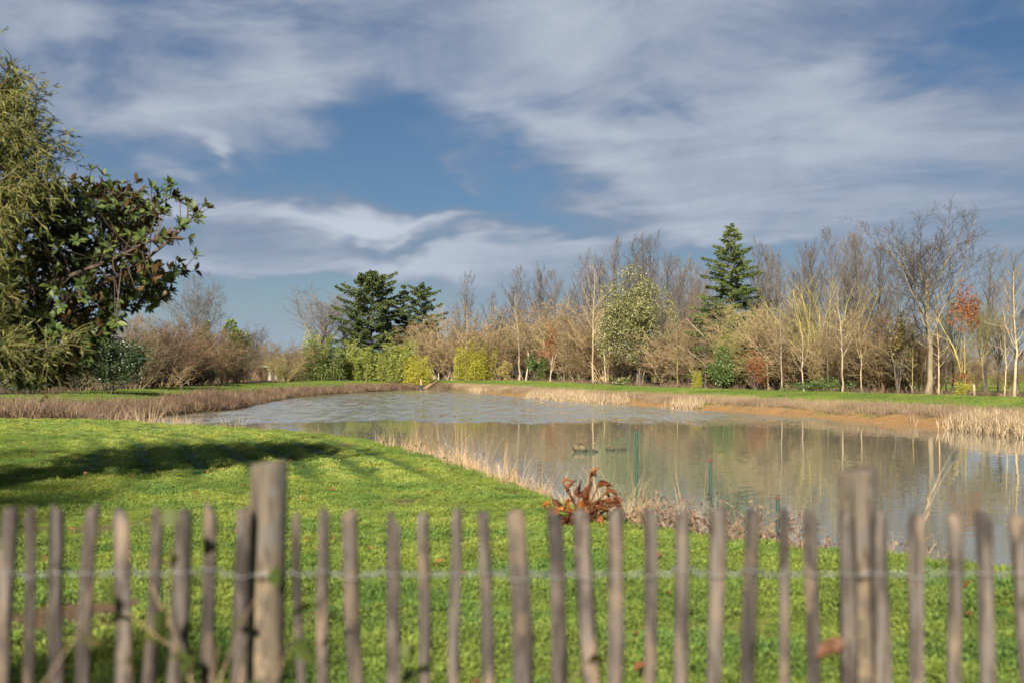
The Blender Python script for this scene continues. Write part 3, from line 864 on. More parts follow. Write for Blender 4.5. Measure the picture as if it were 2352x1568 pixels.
k = ('poplar', 1)
plant(k, 'poplar', 1062, 614, 22, 'slim bare poplar with a pointed crown rising alone right of the cedars', 'bark_grey', 'twig_grey', BH[k], 'tree', None, 1.15, 341)

# ---- right bank: single trees
def P_(kind, v_, *a, **kw): return plant((kind, v_), *a, BH[kind, v_], **kw) if False else plant((kind, v_), a[0], a[1], a[2], a[3], a[4], a[5], a[6], BH[kind, v_], **kw)


P_('broad', 0, 'bare_tree', 2132, 448, 14.5, 'tallest bare tree, pale trunk and wide open crown, on the right bank', 'bark_mid', 'twig_grey', seed=401, sxy=1.3)
P_('broad', 1, 'bare_tree', 2292, 690, 15.5, 'bare tree with a dark mossy trunk near the right edge of the photo', 'bark_dark', 'twig_olive', seed=402)
P_('broad', 2, 'bare_tree', 2256, 660, 19, 'bare tree with grey mossy trunk right of the orange leaved oak', 'bark_olive', 'twig_olive', seed=403)
P_('slender', 0, 'bare_tree', 2328, 600, 14.5, 'slender pale trunked tree at the right edge of the photo', 'bark_pale', 'twig_pale', seed=404)
P_('broad', 1, 'bare_tree', 2190, 640, 20, 'dark trunked bare tree just left of the orange leaved oak', 'bark_dark', 'twig_olive', seed=405)
P_('slender', 1, 'birch', 1934, 640, 14, 'thin cream trunked tree in front of the thicket below the grey crowns', 'bark_cream', 'twig_pale', seed=406, sxy=.8)
P_('slender', 2, 'birch', 1362, 596, 14, 'straight pale trunked tree left of the cream flowering evergreen', 'bark_pale', 'twig_pale', seed=407, sxy=.8)
P_('slender', 1, 'birch', 1192, 660, 13.5, 'leaning cream birch, left stem of the pair beside the yellow bamboo', 'bark_cream', 'twig_pale', seed=408, rz=.3)
P_('slender', 0, 'birch', 1208, 700, 13.5, 'leaning cream birch, right stem of the pair beside the yellow bamboo', 'bark_cream', 'twig_pale', seed=409, rz=2.4)
P_('slender', 2, 'birch', 1795, 700, 13.5, 'crooked cream stem standing right of the low orange beech', 'bark_cream', 'twig_pale', seed=410, sxy=.9)
P_('slender', 0, 'birch', 1846, 740, 13.5, 'short crooked cream stem in the middle of the thicket', 'bark_cream', 'twig_olive', seed=411, sxy=1.0)
P_('slender', 1, 'bare_tree', 2155, 700, 15, 'thin curved stem leaning beside the tallest bare tree', 'bark_pale', 'twig_pale', seed=412, rz=1.2)
P_('coppice', 0, 'willow', 1885, 622, 17, 'yellow olive multi stemmed willow above the thicket', 'bark_yellow', 'twig_olive', seed=413, sxy=1.5)
P_('coppice', 1, 'coppice_tree', 1560, 600, 19, 'tall grey multi stemmed tree between the flowering evergreen and the spruce', 'bark_grey', 'twig_grey', seed=414, sxy=.9)
P_('coppice', 0, 'coppice_tree', 1590, 640, 17, 'grey brown multi stemmed tree just left of the spruce', 'bark_grey', 'twig_brown', seed=415, sxy=.9)

SP = [(1075, 690), (1248, 690), (1296, 680), (1392, 660), (1555, 690), (1620, 730), (1765, 690), (1825, 700), (1902, 690), (1978, 700), (2095, 740), (2172, 720), (2306, 690)]
od = ordinals([q[0] for q in SP])
for i, (xd, yt) in enumerate(SP):
    P_('slender', i % 3, 'sapling', xd, yt, 14 + (i * 5) % 4, 'thin pale bare sapling at the front of the right bank wood, %s from the left' % od[i], ('bark_pale', 'bark_olive', 'bark_grey')[i % 3], ('twig_tan', 'twig_olive', 'twig_pale')[i % 3], seed=440 + i, sxy=.75, group='pale saplings of the right bank')
# thickets along the right bank
TH = [(1010, 735, 14, 'tan'), (1046, 700, 15, 'tan'), (1120, 705, 18, 'tan'), (1156, 720, 15, 'tan'), (1230, 715, 17, 'tan'), (1262, 730, 15, 'brown'), (1310, 690, 17, 'tan'), (1342, 730, 15, 'tan'),
      (1396, 715, 17, 'brown'), (1446, 790, 14, 'brown'), (1540, 730, 15, 'brown'), (1582, 735, 16, 'tan'), (1614, 755, 14, 'tan'), (1712, 680, 15, 'tan'), (1760, 700, 15, 'olive'), (1806, 690, 16, 'olive'), (1850, 705, 15, 'tan'),
      (1894, 700, 16, 'brown'), (1940, 720, 15, 'tan'), (1988, 715, 16, 'brown'), (2034, 720, 15, 'brown'), (2076, 705, 16, 'brown'), (2112, 760, 15, 'tan'),
      (1192, 745, 23, 'brown'), (1288, 745, 24, 'brown'), (1378, 755, 24, 'brown'), (1502, 760, 24, 'brown'), (1642, 765, 22, 'brown'), (1738, 755, 22, 'brown'), (1838, 765, 22, 'brown'), (1928, 770, 22, 'brown'), (2018, 770, 22, 'brown'),
      (1086, 775, 26, 'brown'), (1472, 800, 19, 'brown'), (1566, 785, 20, 'brown'), (1682, 780, 16, 'olive'), (2150, 790, 22, 'brown'), (2240, 800, 36, 'brown'), (2320, 800, 40, 'brown'), (1690, 720, 20, 'tan'), (1786, 740, 19, 'tan'), (1872, 745, 19, 'olive'), (1962, 755, 19, 'olive'), (2056, 760, 19, 'tan'),
      (1330, 790, 20, 'brown'), (1420, 780, 22, 'tan'), (1146, 790, 20, 'brown'), (1240, 800, 20, 'brown')]
for cl in ('tan', 'brown', 'olive'):
    sub = [q for q in TH if q[3] == cl]; od = ordinals([q[0] for q in sub])
    for i, (xd, yt, off, _c) in enumerate(sub):
        k = ('thicket', (i * 3 + len(cl)) % 5)
        plant(k, 'bare_shrub', xd, yt - 8, off + 3.5, 'dense bare %s shrub on the right bank, %s %s one from the left' % (cl, od[i], cl), 'bark_pale' if cl != 'brown' else 'twig_tan', 'twig_' + cl, BH[k], 'shrub', 'bare %s shrubs of the right bank thicket' % cl, 1.3, 500 + i + 50 * len(cl))

# ---- evergreens: conifer generator
def conifer(g, H, Rm, whorls, zb, power, droop, needle, nper=5, blen=1.0, flat_top=0, tuft=.30, up=.35):
    tr_, nd = MB(), MB()
    tp, tr = trunk_line(g, H * (1 - .02), Rm * .05, 10, (0, 0), .006, .06)
    tubes(tr_, tp, tr, 7)
    Cs, Ds = [], []
    for wv in range(whorls):
        f = wv / (whorls - 1); zw_ = zb + (H * .985 - zb) * f ** .95
        L0 = Rm * ((1 - f) ** power * (1 - .25 * math.exp(-f * 9)) + .03 + flat_top * math.exp(-((f - .8) / .2) ** 2))
        n = nper + int(g.integers(0, 2))
        a0 = g.uniform(0, 6.28)
        for j in range(n):
            a = a0 + j * 2 * math.pi / n + g.normal(0, .3); L = L0 * g.uniform(.45, 1.25)
            k = 8; s_ = np.linspace(0, 1, k); z = zw_ + g.normal(0, .018) * H
            ou = np.array([math.cos(a), math.sin(a), 0]); sd2 = np.array([-math.sin(a), math.cos(a), 0])
            zz = L * (.22 * s_ - droop * s_ ** 2 + .16 * s_ ** 4) * (1 - .5 * f) + L * up * f * s_
            P = np.array([0, 0, z]) + ou * (s_ * L)[:, None] + np.array([0, 0, 1]) * zz[:, None] + sd2 * (g.normal(0, .10) * L * s_ ** 2)[:, None]
            tubes(tr_, P, .012 + Rm * .010 * (1 - s_) * (1 - f * .6), 4)
            nb = max(5, int(L * 8 / blen))
            for side in (-1, 1):
                t_ = g.uniform(.04, 1, nb) ** .85; i0 = np.clip((t_ * (k - 1)).astype(int), 0, k - 2); fr = (t_ * (k - 1) - i0)[:, None]
                c = P[i0] * (1 - fr) + P[i0 + 1] * fr
                bl = (tuft * L * (1.05 - t_) + .12) * g.uniform(.5, 1.2, nb)
                dv = norm(ou * .75 + side * sd2 * g.uniform(.5, 1.1, (nb, 1)) + np.array([0, 0, 1]) * g.normal(-.10, .10, (nb, 1)))
                m_ = 5
                for q in range(m_):
                    sq = (q + g.uniform(0, 1, nb)) / m_
                    cc_ = c + dv * (bl * sq)[:, None] + np.array([0, 0, -1]) * (bl * .3 * sq ** 2)[:, None] + g.normal(0, .025, (nb, 3))
                    Cs.append(cc_); Ds.append(norm(dv + g.normal(0, .4, (nb, 3)) + np.array([0, 0, -.22])))
    Cs = np.concatenate(Cs); Ds = np.concatenate(Ds); n = len(Cs)
    sz = needle * g.uniform(.55, 1.35, n)
    leafquads(nd, Cs, Ds, sz, sz * .30, g, .35)
    return tr_.mesh('trunk', True), nd.mesh('needles')


def put_conifer(name, xd, yt, off, label, tm, lm, g, wpx, whorls, power, droop, zbf, needle, D=None, **kw):
    if D is None: X, Y = tree_line(xd, off)
    else: Y = D; X = (xd - CX) / F * D
    zb = gz1(X, Y); H = htop(yt, Y, zb); Rm = wpx / F * Y / 2
    o = empty(name, (X, Y, zb), label, 'tree')
    t_, n_ = conifer(g, H, Rm, whorls, H * zbf, power, droop, needle, **kw)
    obj('trunk', t_, M[tm], o); obj('crown', n_, M[lm], o)
    return o


put_conifer('spruce_tree', 1680, 516, 19, 'tall green spruce with drooping tiers rising above the right bank thicket', 'bark_grey', 'leaf_spruce', rng(601), 290, 22, .85, .48, .10, .25, nper=6, tuft=.34, up=.5, blen=.62)
put_conifer('cedar_tree', 852, 626, 0, 'broad green cedar with layered branches, largest of the far end', 'bark_dark', 'leaf_conifer', rng(602), 200, 14, .42, .26, .10, .50, D=232, nper=7, blen=.9, flat_top=.22, tuft=.34)
put_conifer('cedar_tree', 926, 655, 0, 'dark narrow cedar between the two larger cedars', 'bark_dark', 'leaf_conifer', rng(603), 105, 13, .6, .3, .10, .45, D=240, blen=.9, nper=6)
put_conifer('cedar_tree', 968, 650, 0, 'open dark cedar with bare lower branches, rightmost of the cedars', 'bark_dark', 'leaf_conifer', rng(604), 120, 10, .5, .25, .34, .45, D=236, blen=1.0, flat_top=.1, tuft=.3, nper=6)


# ---- leafy evergreens, bamboo
def leafy(name, xd, ytop, wpx, label, leaf, bk, n, size, asp, seed, off=None, D=None, zlow=.12, lumps=18, cat='shrub', flower=None, nf=0, taper=0.0, group=None, dep=1.0, nst=6, lean=.22, loc=None, H=None, W=None):
    g = rng(seed)
    if loc is None:
        if D is None: X, Y = tree_line(xd, off)
        else: Y = D; X = (xd - CX) / F * D
        zb = gz1(X, Y); H = htop(ytop, Y, zb); Wd = wpx / F * Y
    else:
        X, Y = loc; zb = gz1(X, Y); Wd = W
    o = empty(name, (X, Y, zb), label, cat, group)
    P, R = stems(g, nst, H * .75, Wd * .06, .012 * H, 6, .2, lean * Wd / H)
    ps = grow(g, P, R, [dict(n=8, t0=.2, t1=1, a0=.4, a1=1.0, len=.4, fall=.4, k=4, trop=.03, wig=.12, rf=.5, rmin=.008)])
    tm_, cm_ = MB(), MB()
    for i, (p, r) in enumerate(ps): tubes(tm_, p, r, 5 if i == 0 else 3)
    obj('trunk', tm_.mesh('trunk'), M[bk], o)
    lo = H * zlow; C = (0, 0, (H + lo) / 2); Rv = (Wd / 2 / .98, Wd / 2 * dep / .98, (H - lo) / 2 / .98)
    leaf_cloud(cm_, g, n, C, Rv, size, asp, lumps=lumps)
    V_ = np.concatenate(cm_.V)
    if taper:
        f = np.clip((V_[:, 2] - lo) / (H - lo), 0, 1); V_[:, :2] *= (1.15 - taper * f)[:, None]
    cm_.V = [V_]
    cr = obj('crown', cm_.mesh('crown'), M[leaf], o)
    if flower:
        fm = MB(); q = V_.reshape(-1, 4, 3)[:, 2]
        ctr = np.array(C); outw = np.linalg.norm((q - ctr) / np.array(Rv), axis=1)
        cand = np.where((outw > .55) & (q[:, 2] > H * .25))[0]
        pick = g.choice(cand, min(nf, len(cand)), replace=False)
        leafquads(fm, q[pick], norm(g.normal(size=(len(pick), 3)) + np.array([0, -.3, .6])), size * g.uniform(.5, 1.0, len(pick)), size * .8, g)
        obj('blossom', fm.mesh('blossom'), M[flower], cr)
    return o


def bamboo(name, xd, ytop, wpx, label, leaf, n, seed, off=None, D=None, culms=36, size=.2, cat='bamboo'):
    g = rng(seed)
    if D is None: X, Y = tree_line(xd, off)
    else: Y = D; X = (xd - CX) / F * D
    zb = gz1(X, Y); H = htop(ytop, Y, zb) * 1.12; Wd = wpx / F * Y
    o = empty(name, (X, Y, zb), label, cat)
    a = g.uniform(0, 6.28, culms); r = np.sqrt(g.uniform(0, 1, culms)) * Wd * .42
    k = 7; s = np.linspace(0, 1, k)
    ou = np.stack([np.cos(a), np.sin(a), np.zeros(culms)], 1)
    h = H * (1.02 - .5 * (r / (Wd * .42)) ** 2 * g.uniform(.4, 1, culms)) * g.uniform(.55, 1, culms)
    h[0] = H
    ar = g.uniform(.05, .22, culms) * h
    P = ou[:, None] * (r[:, None] + ar[:, None] * s[None] ** 3)[..., None] + np.array([0, 0, 1.0]) * (h[:, None] * (s - .10 * s ** 4)[None])[..., None]
    tb = MB(); tubes(tb, P, np.full((culms, 1), .018 * H / 5 + .006) * np.linspace(1, .3, k)[None], 4)
    obj('culms', tb.mesh('culms'), M['bark_yellow'], o)
    n = int(n * 1.7); ci2 = g.integers(0, culms, n); t_ = np.clip(g.beta(1.2, 1.35, n), .05, 1)
    i0 = np.clip((t_ * (k - 1)).astype(int), 0, k - 2); f = (t_ * (k - 1) - i0)[:, None]
    c = P[ci2, i0] * (1 - f) + P[ci2, i0 + 1] * f
    sw = .15 * H * (1.04 - t_ * .92)
    of = norm(g.normal(size=(n, 3)) * np.array([1, 1, .45]) + np.array([0, 0, .25]))
    c = c + of * (sw * g.uniform(.1, 1, n))[:, None]
    lm = MB(); sz = size * g.uniform(.6, 1.3, n)
    leafquads(lm, c, norm(of + g.normal(0, .4, (n, 3)) + np.array([0, 0, -.15])), sz, sz * .26, g, .1)
    obj('crown', lm.mesh('crown'), M[leaf], o)
    return o


leafy('flowering_evergreen', 1466, 624, 178, 'large evergreen covered in cream blossom on the right bank', 'leaf_flower', 'bark_grey', 27000, .19, .6, 701, off=16, zlow=.10, lumps=60, cat='tree', flower='flower', nf=4600, dep=.9, taper=.12)
leafy('holly_bush', 1655, 790, 60, 'rounded dark green holly at the foot of the thicket below the spruce', 'leaf_holly', 'bark_dark', 4500, .16, .6, 702, off=13.2, zlow=.0, lumps=20, taper=.3)
leafy('variegated_shrub', 1665, 735, 62, 'loose yellow green shrub rising behind the rounded holly', 'leaf_bamboo', 'bark_olive', 1800, .16, .5, 703, off=15, zlow=.2, lumps=16)
leafy('cream_shrub', 1162, 818, 40, 'small cream leaved shrub left of the leaning birches', 'leaf_cream', 'bark_olive', 2600, .2, .5, 704, off=13.2, zlow=.02, lumps=12)
leafy('ivy_bush', 1236, 808, 46, 'dark green ivy bush right of the leaning birches', 'leaf_holly', 'bark_dark', 3000, .22, .7, 705, off=14, zlow=.0, lumps=12)
leafy('ivy_bush', 1180, 770, 26, 'small green ivy tuft behind the left leaning birch', 'leaf_holly', 'bark_dark', 700, .22, .7, 706, off=17, zlow=.45, lumps=7)
leafy('beech_shrub', 1736, 805, 58, 'low orange leaved beech beside the rounded holly', 'leaf_orange', 'bark_grey', 1500, .13, .6, 707, off=13.4, zlow=.04, lumps=18)
leafy('oak_sapling', 1264, 742, 46, 'young oak holding rusty orange leaves left of the straight pale trunk', 'leaf_orange', 'bark_cream', 1100, .22, .6, 708, off=13.6, zlow=.30, lumps=14, cat='tree', nst=2, lean=.06)
leafy('oak_tree', 2217, 652, 76, 'slender oak with a crown of rusty orange leaves on the right bank', 'leaf_orange', 'bark_yellow', 1700, .13, .6, 709, off=15.5, zlow=.54, lumps=24, cat='tree', nst=3, lean=.10)
leafy('oak_sapling', 2206, 838, 36, 'small clump of orange oak leaves at the foot of the slender oak', 'leaf_orange', 'bark_dark', 260, .12, .6, 710, off=14.5, zlow=.25, lumps=6)
leafy('yellow_shrub', 2215, 872, 80, 'low yellow green shrub at the foot of the slender oak', 'leaf_bamboo_y', 'bark_olive', 600, .10, .5, 711, off=13.0, zlow=.02, lumps=14)
leafy('bramble_bush', 1875, 868, 190, 'low dark green bramble mat below the middle of the thicket', 'leaf_holly', 'bark_dark', 2600, .12, .6, 712, off=13.0, zlow=.0, lumps=40, dep=.3)
leafy('blossom_shrub', 1433, 866, 50, 'low shrub with white blossom below the flowering evergreen', 'leaf_holly', 'bark_dark', 500, .2, .6, 713, off=13.0, zlow=.1, lumps=8, flower='flower', nf=110)
leafy('ivy_tree', 2062, 705, 50, 'ivy clad brown bush left of the tallest bare tree', 'leaf_cream', 'bark_dark', 900, .14, .6, 714, off=16, zlow=.35, lumps=12)
bamboo('bamboo_clump', 1088, 772, 96, 'bright yellow green bamboo clump at the left end of the right bank wood', 'leaf_bamboo_y', 7500, 720, off=13.0, size=.34)
bamboo('bamboo_clump', 1597, 832, 22, 'small upright yellow green bamboo left of the holly', 'leaf_bamboo_y', 700, 721, off=13.0, culms=9, size=.16)
bamboo('bamboo_clump', 735, 762, 112, 'dark green bamboo clump, leftmost of the far end', 'leaf_bamboo_d', 7500, 722, D=196, size=.44)
bamboo('bamboo_clump', 812, 778, 100, 'yellow topped bamboo clump in the middle of the far end', 'leaf_bamboo', 6500, 723, D=204, size=.44)
bamboo('bamboo_clump', 908, 782, 108, 'feathery light green bamboo clump with the tallest shoot at the far end', 'leaf_bamboo', 7000, 724, D=206, size=.44)
bamboo('bamboo_clump', 926, 762, 46, 'tall feathery bamboo shoot rising from the light green clump', 'leaf_bamboo', 1800, 725, D=207, size=.44, culms=10)
bamboo('bamboo_clump', 962, 806, 64, 'low yellow green bamboo beside the far corner of the pond', 'leaf_bamboo_y', 3600, 726, D=203, size=.32)
bamboo('bamboo_clump', 720, 740, 46, 'pale yellow bamboo tops behind the dark green clump', 'leaf_bamboo_y', 1400, 727, D=215, size=.44, culms=16)

# ---- left bank
P_('broad', 2, 'bare_tree', 438, 612, 0, 'tall bare tree rising behind the magnolia tips on the left bank', 'bark_grey', 'twig_grey', seed=421, D=150, sxy=1.35)
P_('broad', 0, 'oak_tree', 742, 640, 0, 'wide spreading bare oak left of the broad cedar', 'bark_grey', 'twig_grey', seed=422, D=250, sxy=1.85)
P_('broad', 1, 'oak_tree', 588, 734, 0, 'small dark bare oak behind the left bank hut', 'bark_dark', 'twig_grey', seed=423, D=235, sxy=1.2)
P_('slender', 1, 'bare_tree', 512, 690, 0, 'thin bare tree behind the rounded green top on the left bank', 'bark_grey', 'twig_grey', seed=424, D=190)
P_('broad', 2, 'bare_tree', 800, 700, 0, 'bare tree half hidden behind the broad cedar', 'bark_grey', 'twig_grey', seed=425, D=262, sxy=.8)
leafy('evergreen_tree', 538, 732, 64, 'rounded evergreen crown standing above the left bank shrubs', 'leaf_bamboo_d', 'bark_dark', 3600, .34, .6, 730, D=185, zlow=.3, cat='tree')
leafy('evergreen_tree', 470, 735, 44, 'small mossy evergreen behind the left bank shrubs', 'leaf_bamboo_d', 'bark_dark', 1300, .3, .6, 731, D=160, zlow=.4, cat='tree')
leafy('laurel_bush', 60, 770, 190, 'dark green laurel bush under the magnolia at far left', 'leaf_dark', 'bark_dark', 9000, .17, .45, 732, D=84, zlow=.0, lumps=34)
leafy('laurel_bush', -110, 740, 240, 'dark green laurel bush beyond the left edge of the photo', 'leaf_dark', 'bark_dark', 6000, .2, .45, 733, D=88, zlow=.0, lumps=34)
leafy('holly_tree', 250, 742, 190, 'dark glossy evergreen thicket at the left bank beside the laurel', 'leaf_dark', 'bark_dark', 10000, .2, .55, 734, D=90, zlow=.02, lumps=36)
leafy('ivy_bush', 468, 840, 80, 'low dark ivy mound behind the young staked tree', 'leaf_dark', 'bark_dark', 1800, .2, .6, 735, D=142, zlow=.0, lumps=14)
LT = [(175, 715, 96, 'brown'), (215, 700, 110, 'brown'), (300, 708, 112, 'brown'), (335, 705, 118, 'reddish'), (372, 698, 128, 'tan'), (402, 705, 135, 'brown'), (440, 712, 140, 'reddish'), (480, 720, 150, 'tan'), (515, 735, 160, 'brown'),
      (545, 738, 172, 'brown'), (640, 750, 190, 'tan'), (668, 745, 196, 'tan'), (612, 795, 240, 'brown'), (690, 780, 215, 'olive'), (770, 790, 240, 'brown'), (860, 790, 250, 'brown'), (985, 760, 232, 'tan'), (1008, 740, 240, 'tan'),
      (100, 750, 110, 'brown'), (20, 735, 120, 'brown'), (340, 780, 150, 'brown'), (250, 770, 130, 'brown'), (450, 780, 175, 'brown'), (560, 775, 185, 'reddish'), (390, 770, 142, 'brown'), (655, 790, 185, 'olive')]
for cl in ('tan', 'brown', 'olive', 'reddish'):
    sub = [q for q in LT if q[3] == cl]; od = ordinals([q[0] for q in sub]); mt = {'tan': 'twig_brown', 'brown': 'twig_umber', 'olive': 'twig_olive', 'reddish': 'twig_red'}[cl]
    for i, (xd, yt, D, _c) in enumerate(sub):
        k = ('thicket', (i * 2 + len(cl)) % 5)
        plant(k, 'bare_shrub', xd, yt + 8 + (i * 29) % 22, 0, 'dense bare %s shrub left of the pond, %s %s one from the left' % (cl, od[i], cl), mt, mt, BH[k], 'shrub', 'bare %s shrubs of the left bank thicket' % cl, 1.3, 760 + i + 50 * len(cl), D=D)
P_('thicket', 2, 'fruit_tree', 606, 812, 0, 'low dark forked fruit tree in front of the hut', 'bark_dark', 'twig_brown', seed=430, D=198, sxy=.9)
# far low hedge and wood closing the view
FW = MB()
g = rng(800)
ct, cc_ = VAR['thicket', 0]
for i, me in enumerate((VAR['thicket', 1][1], VAR['thicket', 3][1])):
    co = np.empty(len(me.vertices) * 3, np.float32); me.vertices.foreach_get('co', co); co = co.reshape(-1, 3)
    q = np.empty(len(me.loops), np.int32); me.loops.foreach_get('vertex_index', q); q = q.reshape(-1, 4)
    sel = q[::3]; us = np.unique(sel); mp = np.zeros(len(co), int); mp[us] = np.arange(len(us))
    for j in range(11):
        a = -.52 + 1.04 * (j * 2 + i + g.uniform(0, .6)) / 22.0; Dd = 330 + g.uniform(-20, 30)
        s = g.uniform(1.6, 2.4); cs, sn = math.cos(j * 1.7), math.sin(j * 1.7)
        p = co[us] * np.array([4.2, 2.2, s]) ; p = np.stack([p[:, 0], p[:, 1], p[:, 2]], 1)
        FW.add(p + np.array([math.sin(a) * Dd, math.cos(a) * Dd, .3]), [mp[sel]])
obj('far_wood', FW.mesh('far_wood'), M['twig_brown'], label='far brown wood closing the view behind the trees', cat='wood', kind='stuff')

# ------------------------------------------------------------------ young staked tree, small things on the banks
g = rng(820)
D = 88; X = (415 - CX) / F * D; zb = gz1(X, D)
o = empty('young_tree', (X, D, zb), 'young bare tree with spreading twigs and a wooden stake on the left bank lawn', 'tree')
tp, tr = trunk_line(g, 2.0, .055, 7, (.02, 0), .02, .5)
ps = grow(g, tp, tr, [dict(n=14, t0=.5, t1=1, a0=.6, a1=1.3, len=.6, fall=.2, k=5, trop=-.05, wig=.1, rf=.4, rmin=.010), dict(n=6, t0=.2, t1=1, a0=.3, a1=.8, len=.5, fall=.3, k=3, trop=-.05, wig=.1, rf=.6, rmin=.008)])
a_m, b_m = tree_meshes(ps, 1, [7, 4, 3])
obj('trunk', a_m, M['bark_grey'], o); obj('crown', b_m, M['twig_tan'], o)
mb = MB(); tubes(mb, np.array([[1.9, 1.0, -.1], [1.92, 1.0, 1.15]]), np.array([.035, .03]), 6)
st_ = obj('garden_stake', mb.mesh('stake'), M['bark_dark'], loc=(X + .0, D, zb), label='thin dark stake standing alone right of the young staked tree', cat='stake')
mb = MB(); tubes(mb, np.array([[.10, .0, -.1], [.12, 0, 1.5]]), np.array([.03, .028]), 6); obj('stake', mb.mesh('stake'), M['bark_dark'], o)

# hut
def boxverts(x0, x1, y0, y1, z0, z1):
    V_ = np.array([[x, y, z] for z in (z0, z1) for y in (y0, y1) for x in (x0, x1)])
    return V_, [np.array([[0, 2, 3, 1], [4, 5, 7, 6], [0, 1, 5, 4], [2, 6, 7, 3], [0, 4, 6, 2], [1, 3, 7, 5]])]


def box(*a):
    mb = MB(); mb.add(*boxverts(*a)); return mb


def plain(name, col, rough=.7, c2=None, scale=4, spec=.3):
    m_, t_, out_ = newmat(name)
    tcn = t_.node('ShaderNodeTexCoord'); n_ = t_.noise(tcn.outputs['Object'], scale, 4, .6)
    t_.l.new(pbsdf(t_, t_.mix(n_, [q * .7 for q in col], c2 or [min(1, q * 1.25) for q in col]), rough, spec), out_.inputs[0])
    return m_


D = 222; X = (608 - CX) / F * D; zb = gz1(X, D)
o = empty('garden_hut', (X, D, zb), 'low hut with a pale green roof and white end behind the left bank trees', 'hut')
obj('wall', box(-2.4, .6, 0, 2.6, 0, 2.15).mesh('wall'), plain('hut_boards', (.16, .11, .07)), o)
obj('end_panel', box(.6, 2.3, -.1, 2.6, 0, 2.1).mesh('end_panel'), plain('hut_white', (.62, .62, .56)), o)
mb = MB(); mb.add(np.array([[-2.8, -.6, 2.15], [2.8, -.6, 2.15], [2.8, 3, 2.75], [-2.8, 3, 2.75], [-2.8, -.6, 2.27], [2.8, -.6, 2.27], [2.8, 3, 2.87], [-2.8, 3, 2.87]]),
                  [np.array([[0, 3, 2, 1], [4, 5, 6, 7], [0, 1, 5, 4], [1, 2, 6, 5], [2, 3, 7, 6], [3, 0, 4, 7]])])
obj('roof', mb.mesh('roof'), plain('hut_roof', (.30, .42, .33)), o)
obj('door', box(1.1, 1.75, -.16, -.12, .05, 1.55).mesh('door'), plain('hut_door', (.05, .045, .04)), o)
obj('window', box(-1.6, -.7, -.05, -.02, 1.0, 1.7).mesh('window'), plain('hut_glass', (.05, .06, .06), .1), o)

# far-corner floats and poles
D = 199; zw = WATER
def ball(r, seed, sq=(1, 1, 1), seg=10):
    g_ = rng(seed); u = np.linspace(0, math.pi, seg); v_ = np.linspace(0, 2 * math.pi, seg * 2, endpoint=False)
    U, Vv = np.meshgrid(u, v_, indexing='ij')
    p = np.stack([np.sin(U) * np.cos(Vv), np.sin(U) * np.sin(Vv), np.cos(U)], -1) * r * np.array(sq)
    n_ = seg * 2; ii_ = np.arange(seg * n_).reshape(seg, n_)
    fq = np.stack([ii_[:-1], np.roll(ii_[:-1], -1, 1), np.roll(ii_[1:], -1, 1), ii_[1:]], -1).reshape(-1, 4)[:, ::-1]
    mb_ = MB(); mb_.add(p.reshape(-1, 3), [fq]); return mb_
mfl = plain('dark_plastic_float', (.035, .045, .06), .5)
for i, (xd, zz, r, lab) in enumerate([(967, .45, .30, 'round dark float lying highest at the far corner of the pond'), (967, .05, .30, 'greenish dark float half sunk below the round one'), (958, .1, .26, 'small dark float, leftmost at the far corner')]):
    Xb = (xd - CX) / F * D
    o = empty('pond_float', (Xb, D, zw + zz), lab, 'float')
    obj('body', ball(r, i, (1, 1, .92)).mesh('body', True), mfl, o)
    mb = MB(); tubes(mb, np.array([[0, 0, r * .85], [0, 0, r * 1.15]]), np.array([.05, .04]), 8); obj('neck', mb.mesh('neck'), mfl, o)
mpole = plain('peeled_pole', (.55, .38, .25))
for i, (xa, ya, xb, yb, lab) in enumerate([(972, 891, 1003, 874, 'upper of two pale poles leaning on the far corner bank'), (976, 892, 1000, 878, 'lower of two pale poles leaning on the far corner bank')]):
    pa, pb = at(xa, ya, D - .5), at(xb, yb, D + 3)
    mb = MB(); tubes(mb, np.stack([pa, (pa + pb) / 2 + [0, 0, .05], pb]), np.array([.05, .045, .035]), 7)
    obj('wooden_pole', mb.mesh('wooden_pole'), mpole, label=lab, cat='pole')
mb = MB(); pa = at(967.5, 882, D + .5); tubes(mb, np.stack([pa + [.05, 0, -.5], pa, pa + [-.08, 0, .8]]), np.array([.09, .09, .06]), 7)
obj('wooden_stake', mb.mesh('wooden_stake'), mpole, label='short orange brown stake standing above the dark floats', cat='stake')
X, Y = tree_line(2236, 13.6); zb = gz1(X, Y)
mb = MB(); tubes(mb, np.array([[0, 0, -.1], [.02, 0, .4], [.0, 0, .75]]), np.array([.10, .09, .08]), 8) 
obj('wooden_stump', mb.mesh('wooden_stump'), M['bark_pale'], loc=(X, Y, zb), label='short pale wooden post at the foot of the trees right of the slender oak', cat='post')

